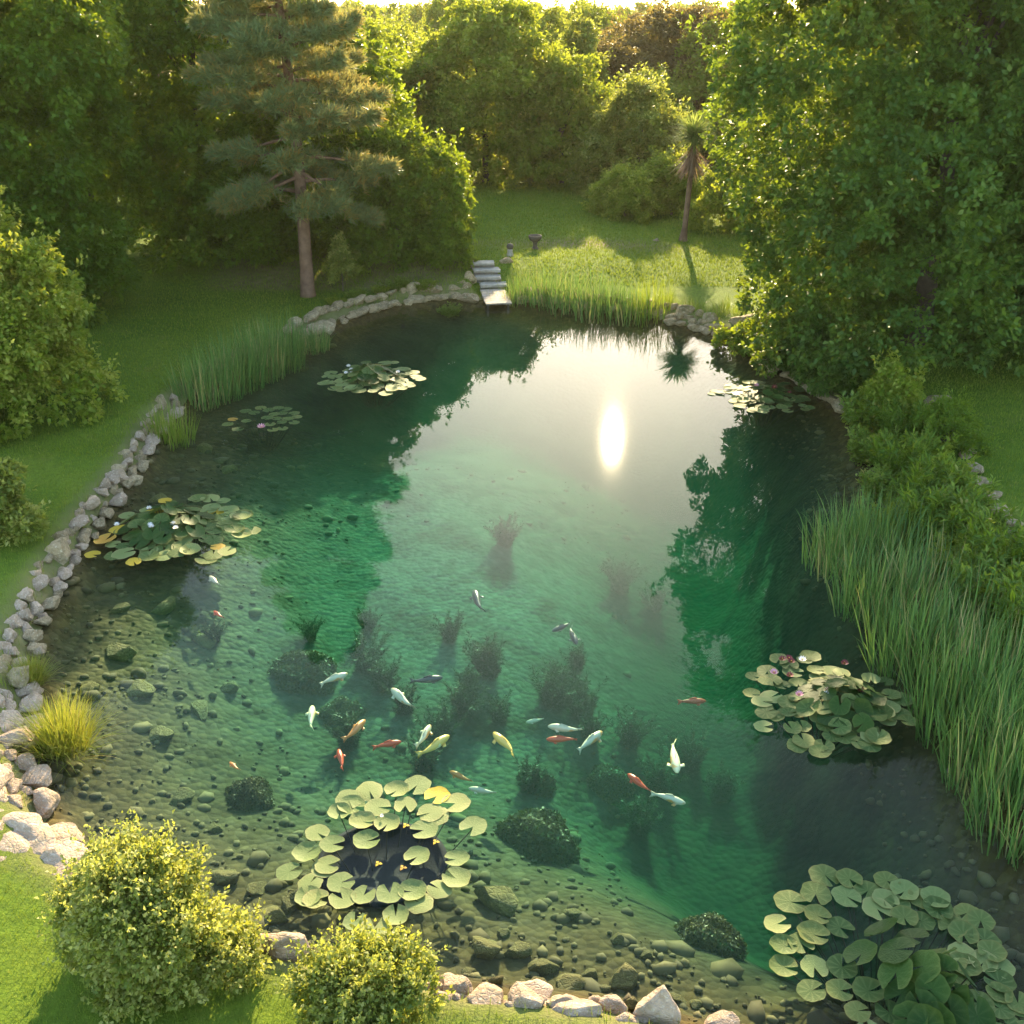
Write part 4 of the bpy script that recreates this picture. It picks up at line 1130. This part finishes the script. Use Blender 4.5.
# ------------------------------------------------------------------ fish
def fishmat(name, base, spot, th):
    m, nt, out = newmat(name); t = NT(nt)
    tc = t.n('TexCoord').outputs['Object']
    c = t.mix(t.ramp(t.noise(3.2, 2, .5, tc), [(th, (0, 0, 0)), (th + .04, (1, 1, 1))]), base, spot)
    p = t.n('BsdfPrincipled', Roughness=.35); t.l(c, p.inputs['Base Color'])
    t.l(p.outputs[0], out.inputs[0]); return m
FM = {'white': fishmat('white_koi', (.56, .48, .31), (.58, .27, .07), .54), 'gold': fishmat('gold_koi', (.85, .48, .10), (.85, .70, .40), .62), 'orange': fishmat('orange_koi', (.72, .22, .05), (.75, .42, .15), .62),
      'red': fishmat('red_koi', (.60, .075, .02), (.75, .30, .15), .68), 'cream': fishmat('cream_koi', (.85, .70, .40), (.85, .45, .12), .55), 'dark': fishmat('dark_koi', (.035, .04, .035), (.08, .08, .06), .6)}
def make_koi(col, bend, label, loc, L, heading):
    root = thing('koi', label, 'fish', loc, heading)
    prof = [(0, .012, .015), (.04, .045, .05), (.12, .078, .085), (.25, .098, .112), (.4, .10, .118), (.55, .085, .10), (.7, .058, .07), (.82, .034, .045), (.9, .024, .04)]
    def cl(t): return bend * .22 * math.sin(t * 3.6 - .5) * (t ** 1.2)
    v, f = [], []; n = 12
    for t, rw, rh in prof:
        for k in range(n):
            a = 2 * PI * k / n; v.append((-t * L + .45 * L, cl(t) * L + rw * L * math.cos(a), rh * L * math.sin(a)))
    for i in range(len(prof) - 1):
        for k in range(n): f.append((i * n + k, i * n + (k + 1) % n, (i + 1) * n + (k + 1) % n, (i + 1) * n + k))
    f.append(tuple(range(n))[::-1]); f.append(tuple((len(prof) - 1) * n + k for k in range(n)))
    obj('body', mesh_py('body', v, f, FM[col], True), root)
    def fin(name, pts):
        z0 = [(p[0] * L, p[1] * L, p[2] * L) for p in pts]; m = len(z0)
        th = .004
        vv = [(x, y + th, z + th) for x, y, z in z0] + [(x, y - th, z - th) for x, y, z in z0]
        obj(name, mesh_py(name, vv, [tuple(range(m)), tuple(range(2 * m - 1, m - 1, -1))] + [(i, m + i, m + (i + 1) % m, (i + 1) % m) for i in range(m)], FM[col], True), root)
    y0, y1 = cl(.88), cl(1.08)
    fin('tail_fin', [(-.42, y0, .03), (-.60, y1 + .05, .075), (-.55, y1, .0), (-.60, y1 - .05, -.075), (-.42, y0, -.03)])
    ym = cl(.45)
    fin('dorsal_fin', [(.14, cl(.3), .10), (.04, ym, .165), (-.14, cl(.6), .12), (-.18, cl(.62), .08)])
    for s in (-1, 1):
        fin('pectoral_fin', [(.24, s * .08, -.03), (.17, s * .19, -.05), (.08, s * .17, -.05), (.14, s * .09, -.04)])
Z4 = lambda x, y: (250 + x / 2.179, 560 + y / 2.179)
FISH = [('white', 215, 246, 158, 270, .5, 'white koi highest on the left, above the brown mossy mound edge'), ('white', 306, 279, 353, 317, .3, 'white koi right of the mossy mound, swimming up left'),
        ('cream', 136, 316, 134, 362, .2, 'small cream koi leftmost of the main shoal, swimming up'), ('orange', 253, 347, 207, 388, -.3, 'orange koi just right of the small mossy mound'),
        ('red', 193, 411, 200, 452, -.2, 'small red koi lowest on the left of the shoal'), ('red', 332, 395, 273, 408, .2, 'thin red koi left of the white diagonal koi'),
        ('white', 395, 358, 364, 402, -.3, 'white koi diagonal just above the gold koi'), ('gold', 437, 381, 371, 421, -.3, 'gold koi in the middle of the shoal, swimming up right'),
        ('gold', 529, 374, 570, 421, -.5, 'gold koi right of the middle, swimming up left'), ('white', 646, 362, 717, 368, .4, 'large white koi swimming left above the red koi'),
        ('red', 643, 391, 707, 391, -.2, 'red koi directly below the large white koi'), ('white', 769, 372, 720, 413, .2, 'slim white koi swimming up right of the red koi'),
        ('cream', 931, 466, 923, 402, -.2, 'cream koi alone on the right, pointing down'), ('red', 821, 465, 869, 500, .2, 'red koi on the right, beside the white koi'),
        ('white', 952, 531, 880, 511, .3, 'white koi lowest on the right of the shoal'), ('white', 474, 497, 532, 506, .2, 'white koi above the lily ring, swimming left'),
        ('dark', 487, 65, 507, 106, .4, 'dark koi alone high in the pale middle water'), ('dark', 423, 256, 355, 263, -.3, 'dark koi right of the upper white koi'),
        ('dark', 657, 156, 695, 137, .4, 'dark koi curving left in the right middle water'), ('dark', 712, 184, 700, 148, -.4, 'dark koi beside the curving dark koi'),
        ('white', 600, 354, 637, 346, .2, 'small dim pale koi left of the large white koi'), ('orange', 433, 460, 480, 480, .2, 'dim brown orange koi deep above the white koi by the lily ring'),
        ('red', 996, 307, 938, 309, .2, 'dim red koi far right in the dark water')]
def place_koi(col, hx, hy, tx, ty, bend, lab, z):
    h = Vector((*px2w(hx, hy, z), z)); t = Vector((*px2w(tx, ty, z), z)); L = (h - t).length * 1.02
    make_koi(col, bend, lab, (h + t) / 2, L, math.atan2(h.y - t.y, h.x - t.x))
for i, (c, a, b, d, e, bd, lab) in enumerate(FISH):
    dim = lab.startswith(('dim', 'small dim')) or c == 'dark' and i > 16
    place_koi(c, *Z4(a, b), *Z4(d, e), bd, lab, -.95 if 'dim' in lab else (-.5 if c == 'dark' else -.46 - .05 * (i % 4)))
place_koi('red', 213, 611, 223, 617, .3, 'small red koi near the wide lily clump on the left', -.2)
place_koi('white', 209, 576, 219, 584, .2, 'tiny white fish above the small red koi on the left', -.12)
place_koi('orange', 229, 762, 239, 769, .3, 'small orange koi by the dark weed clump on the lower left', -.25)

# ------------------------------------------------------------------ under water
def under_px(px, py):
    z = -1.0
    for _ in range(10):
        x, y = px2w(px, py, z); z = float(land(x, y))
    return x, y, z
M['moss'] = leafmat('underwater_moss', [(0, (.045, .045, .012)), (.5, (.085, .075, .020)), (1, (.14, .11, .030))], (.1, .12, .02), tw=.15)
M['weed'] = leafmat('underwater_weed', [(0, (.020, .036, .012)), (.5, (.036, .055, .018)), (1, (.065, .075, .025))], (.06, .12, .02), tw=.2)
def mound_mesh(seed, n=5200):
    rng = np.random.default_rng(seed)
    d = rdir(rng, n); d[:, 2] = np.abs(d[:, 2])
    lump = 1 + .10 * np.sin(d[:, 0] * 5 + seed) * np.cos(d[:, 1] * 4) + .06 * np.sin(d[:, 1] * 9 + d[:, 2] * 7)
    P = d * np.array([1, 1, .85]) * (lump * rng.uniform(.93, 1.0, n))[:, None]
    v = leaves(P, d * .25 + rng.normal(size=(n, 3)) * .6, d * 1.2 + np.array([0, 0, .4]) + rng.normal(size=(n, 3)) * .35, rng.uniform(.07, .15, n), rng.uniform(.05, .09, n))
    return mesh_np('mossy_mound', v, np.arange(n * 4), 4, M['moss'], fattr={'rnd': np.clip(rng.normal(.5, .2, n), 0, 1)})
MO = [mound_mesh(i) for i in range(3)]
for i, (px, py, rp, lab) in enumerate([(303, 668, 33, 'large brown topped mossy mound under water left of the shoal'), (341, 708, 22, 'small mossy mound under water below the large brown one'),
                                       (535, 834, 40, 'big dark mossy mound under water right of the lily ring'), (706, 934, 33, 'dark mossy mound under water left of the bottom right lily clump'),
                                       (606, 778, 24, 'dim mossy mound under water below the red and white koi'), (248, 790, 24, 'dark shaggy mound under water on the lower left'), (535, 778, 20, 'dim mound under water above the big dark mossy mound')]):
    x, y, z = under_px(px, py + rp * .3); s = rp / scale_at((x, y, z)) * 1.05
    tag(obj('mossy_mound', MO[i % 3], None, (x, y, z - .1), (0, 0, i), (s, s * .95, s)), lab, 'moss')
def weed_mesh(seed, tall=1.0):
    rng = np.random.default_rng(seed); P, A = [], []
    for i in range(34):
        a = rng.uniform(0, 6.28); le = rng.uniform(.03, .62); h = rng.uniform(.3, 1.05) * tall
        for s in np.linspace(.03, 1, 30):
            P.append((math.cos(a) * math.sin(le) * h * s ** 1.4 + .12 * math.cos(a * 3 + i), math.sin(a) * math.sin(le) * h * s ** 1.4 + .12 * math.sin(a * 3 + i), h * s * math.cos(le))); A.append((math.cos(a), math.sin(a), .8))
    P, A = np.array(P), np.array(A); per = 5; m = len(P) * per
    Pk, Ak = np.repeat(P, per, 0), np.repeat(A, per, 0)
    v = leaves(Pk, Ak * .6 + rng.normal(size=(m, 3)) * .6, rng.normal(size=(m, 3)), rng.uniform(.06, .15, m), rng.uniform(.012, .025, m))
    return mesh_np('water_weed', v, np.arange(m * 4), 4, M['weed'], fattr={'rnd': np.clip(rng.normal(.5, .2, m), 0, 1)})
WM = [weed_mesh(i) for i in range(4)]
for i, (px, py, s) in enumerate([(310, 640, .55), (368, 632, .6), (365, 668, .9), (385, 690, .8), (450, 640, .65), (488, 675, .9), (462, 715, .85), (405, 712, .7), (440, 745, .8), (470, 690, .55), (550, 705, .9), (575, 670, .7), (582, 715, .9), (560, 690, .7),
                                 (630, 745, .8), (590, 740, .7), (500, 720, .6), (350, 745, .8), (425, 770, .7), (530, 790, .7), (660, 790, .8), (640, 830, .8), (690, 770, .9), (300, 690, .6), (620, 590, 1.0), (505, 545, .9), (655, 610, .8), (720, 800, .8), (215, 640, .5)]):
    x, y, z = under_px(px, py)
    tag(obj('water_weed', WM[i % 4], None, (x, y, z - .03), (0, 0, i * 1.7), (s * 1.15, s * 1.15, s)), 'dark feathery water weed growing on the pond bed', 'water weed', 'water weeds on the pond bed')
Z5 = lambda x, y: (430 + x / 3.793, 860 + y / 3.793)
for i, (x_, y_, w_, lab) in enumerate([(262, 172, 200, 'large angular sunken boulder right of the lily ring'), (551, 218, 92, 'squarish sunken stone right of the large angular one'), (283, 282, 74, 'sunken stone below the large angular boulder'),
                                       (711, 308, 74, 'round dark sunken stone in the front middle'), (822, 366, 66, 'small pointed sunken stone in the front right middle'), (208, 352, 150, 'broad flat sunken slab near the front bank'),
                                       (338, 355, 120, 'sunken slab touching the broad flat one'), (432, 416, 112, 'bright olive sunken boulder near the bottom stones'), (536, 485, 170, 'large sunken slab just behind the bottom centre stones'),
                                       (735, 470, 170, 'long sunken boulder left of the pointed pale boulder'), (612, 438, 76, 'sunken stone between the olive and the long boulder'), (250, 470, 80, 'sunken stone at the left of the front shallows'),
                                       (402, 484, 100, 'flat sunken stone beside the broken slab'), (940, 540, 76, 'sunken stone behind the pointed pale boulder'), (1010, 552, 70, 'rightmost sunken stone of the front shallows'), (760, 556, 90, 'sunken stone just left of the pointed pale boulder'),
                                       (150, 440, 90, 'sunken stone by the leftmost front row stone'), (655, 500, 80, 'dark sunken stone right of the large slab')]):
    px, py = Z5(x_, y_); x, y, z = under_px(px, py); s = w_ / 3.793 / scale_at((x, y, z)) / 2 * 1.15
    stone('sunken_boulder', lab, 'boulder', ALG[i % 6], (x, y, z + s * .18), (s, s * .78, s * .6), random.uniform(-.5, .5))
for i, (px, py, w_) in enumerate([(205, 642, 36), (150, 552, 30), (140, 690, 44), (120, 655, 46), (90, 690, 30), (165, 610, 40), (120, 610, 26), (200, 712, 34), (160, 735, 40), (230, 690, 30), (270, 920, 50), (225, 880, 40), (290, 905, 36), (180, 800, 34), (160, 500, 30), (205, 450, 26), (230, 470, 24), (255, 890, 30), (300, 350, 14), (330, 344, 14), (120, 830, 30), (215, 830, 26)]):
    x, y, z = under_px(px, py); s = w_ / scale_at((x, y, z)) / 2
    stone('sunken_boulder', 'olive sunken stone in the shallow water along the left edge', 'boulder', ALG[i % 6], (x, y, z + s * .1), (s * 1.1, s * .8, s * .45), None, 'sunken stones of the left shallows')
# countless pebbles on the bed
rng = np.random.default_rng(9)
n = 11000
px_ = rng.uniform(-13, 9, n); py_ = 8.4 + 22 * rng.random(n) ** 1.35; s_ = sdf(px_, py_); plz = np.exp(-(((px_ - cx) / 6.0) ** 2 + ((py_ - cyy + 2) / 9.0) ** 2))
ok = (s_ < -.05) & (rng.random(n) > plz * 1.25) & ((px_ - .10 * (py_ - 16) < 2.2) | (s_ > -1.6)) & (rng.random(n) < np.clip(1.25 - np.abs(s_) / 7, .25, 1))
px_, py_ = px_[ok], py_[ok]; pz_ = land(px_, py_, s_[ok]); n = len(px_)
bmi = bmesh.new(); bmesh.ops.create_icosphere(bmi, subdivisions=1, radius=1); iv = np.array([v.co[:] for v in bmi.verts]); iff = np.array([[v.index for v in f.verts] for f in bmi.faces]); bmi.free()
sz = rng.lognormal(-3.1, .62, n).clip(.018, .2)[:, None, None] * rng.uniform(.6, 1.2, (n, 1, 3)) * np.array([1.15, 1., .6])
an = rng.uniform(0, 6.28, n); ca, sa = np.cos(an)[:, None], np.sin(an)[:, None]
pv = iv[None] * (1 + rng.normal(0, .14, (n, len(iv), 1))) * sz
pv = np.stack([pv[..., 0] * ca - pv[..., 1] * sa, pv[..., 0] * sa + pv[..., 1] * ca, pv[..., 2]], -1) + np.stack([px_, py_, pz_ + .015], 1)[:, None]
pf = (iff[None] + (np.arange(n) * len(iv))[:, None, None]).reshape(-1)
def pebmat():
    m, nt, out = newmat('pebbles'); t = NT(nt)
    a = t.n('Attribute', attribute_name='rnd').outputs['Fac']
    c = t.ramp(a, [(0, (.046, .034, .007)), (.4, (.066, .051, .011)), (.8, (.09, .07, .017)), (1, (.13, .105, .035))])
    tc = t.n('TexCoord').outputs['Object']
    c = t.mix(t.ramp(t.noise(1.1, 5, .6, tc), [(.45, (0, 0, 0)), (.65, (.8, .8, .8))]), c, (.05, .046, .012))
    p = t.n('BsdfPrincipled', Roughness=.9); t.l(c, p.inputs['Base Color']); t.l(p.outputs[0], out.inputs[0]); return m
tag(obj('pebbles', mesh_np('pebbles', pv.reshape(-1, 3), pf, 3, pebmat(), fattr={'rnd': np.repeat(rng.random(n), len(iff))}, smooth=True)), 'loose pebbles covering the pond bed', 'pebbles', kind='stuff')

# ------------------------------------------------------------------ grass
rng = np.random.default_rng(15)
def scatter(n, x0, x1, y0, y1, smin):
    x = rng.uniform(x0, x1, n); y = rng.uniform(y0, y1, n); s = sdf(x, y); k = s > smin
    return np.stack([x[k], y[k], land(x[k], y[k], s[k]) - .01], 1)
def grass_patch(P, h0, h1, wd):
    n = len(P)
    hd = rng.uniform(0, 2 * PI, n)
    return blades(rng, P, hd, rng.uniform(h0, h1, n), np.abs(rng.normal(.25, .25, n)), rng.uniform(.7, 1.3, n) * wd, rng.uniform(0, .8, n), 1), n
parts = []
for args, h0, h1, wd in [((95000, -8, 6, 6.5, 14, .62), .03, .075, .011), ((70000, -15, -3, 13, 27, .85), .04, .085, .018), ((60000, -22, -6, 25, 46, .7), .06, .12, .035), ((90000, -9, 13, 43, 68, .6), .06, .13, .05), ((42000, 8, 17, 20, 36, 2.6), .05, .11, .028)]:
    P = scatter(*args); (v, f), n = grass_patch(P, h0, h1, wd); parts.append((v, f, n))
# longer tufts along the edges
for args, h0, h1, wd in [((16000, -8, 5, 6.5, 14, .2), .08, .2, .012), ((9000, -14, -6, 12, 28, .2), .08, .2, .018), ((14000, -14, 10, 40, 47, .1), .12, .34, .03)]:
    P = scatter(*args); s = sdf(P[:, 0], P[:, 1]); P = P[(s < (.55 if args[0] == 16000 else .9)) & ((args[0] != 16000) | (P[:, 0] > -3))]
    (v, f), n = grass_patch(P, h0, h1, wd); parts.append((v, f, n))
off = 0; vs, fs = [], []
for v, f, n in parts:
    vs.append(v); fs.append(f + off); off += len(v)
vs = np.concatenate(vs); fs = np.concatenate(fs); nf = len(fs) // 4
tag(obj('grass', mesh_np('grass', vs, fs, 4, M['grass'], fattr={'rnd': np.clip(rng.normal(.45, .25, nf), 0, 1)})), 'short mown grass growing on the lawns', 'grass', kind='stuff')
print('grass', nf)
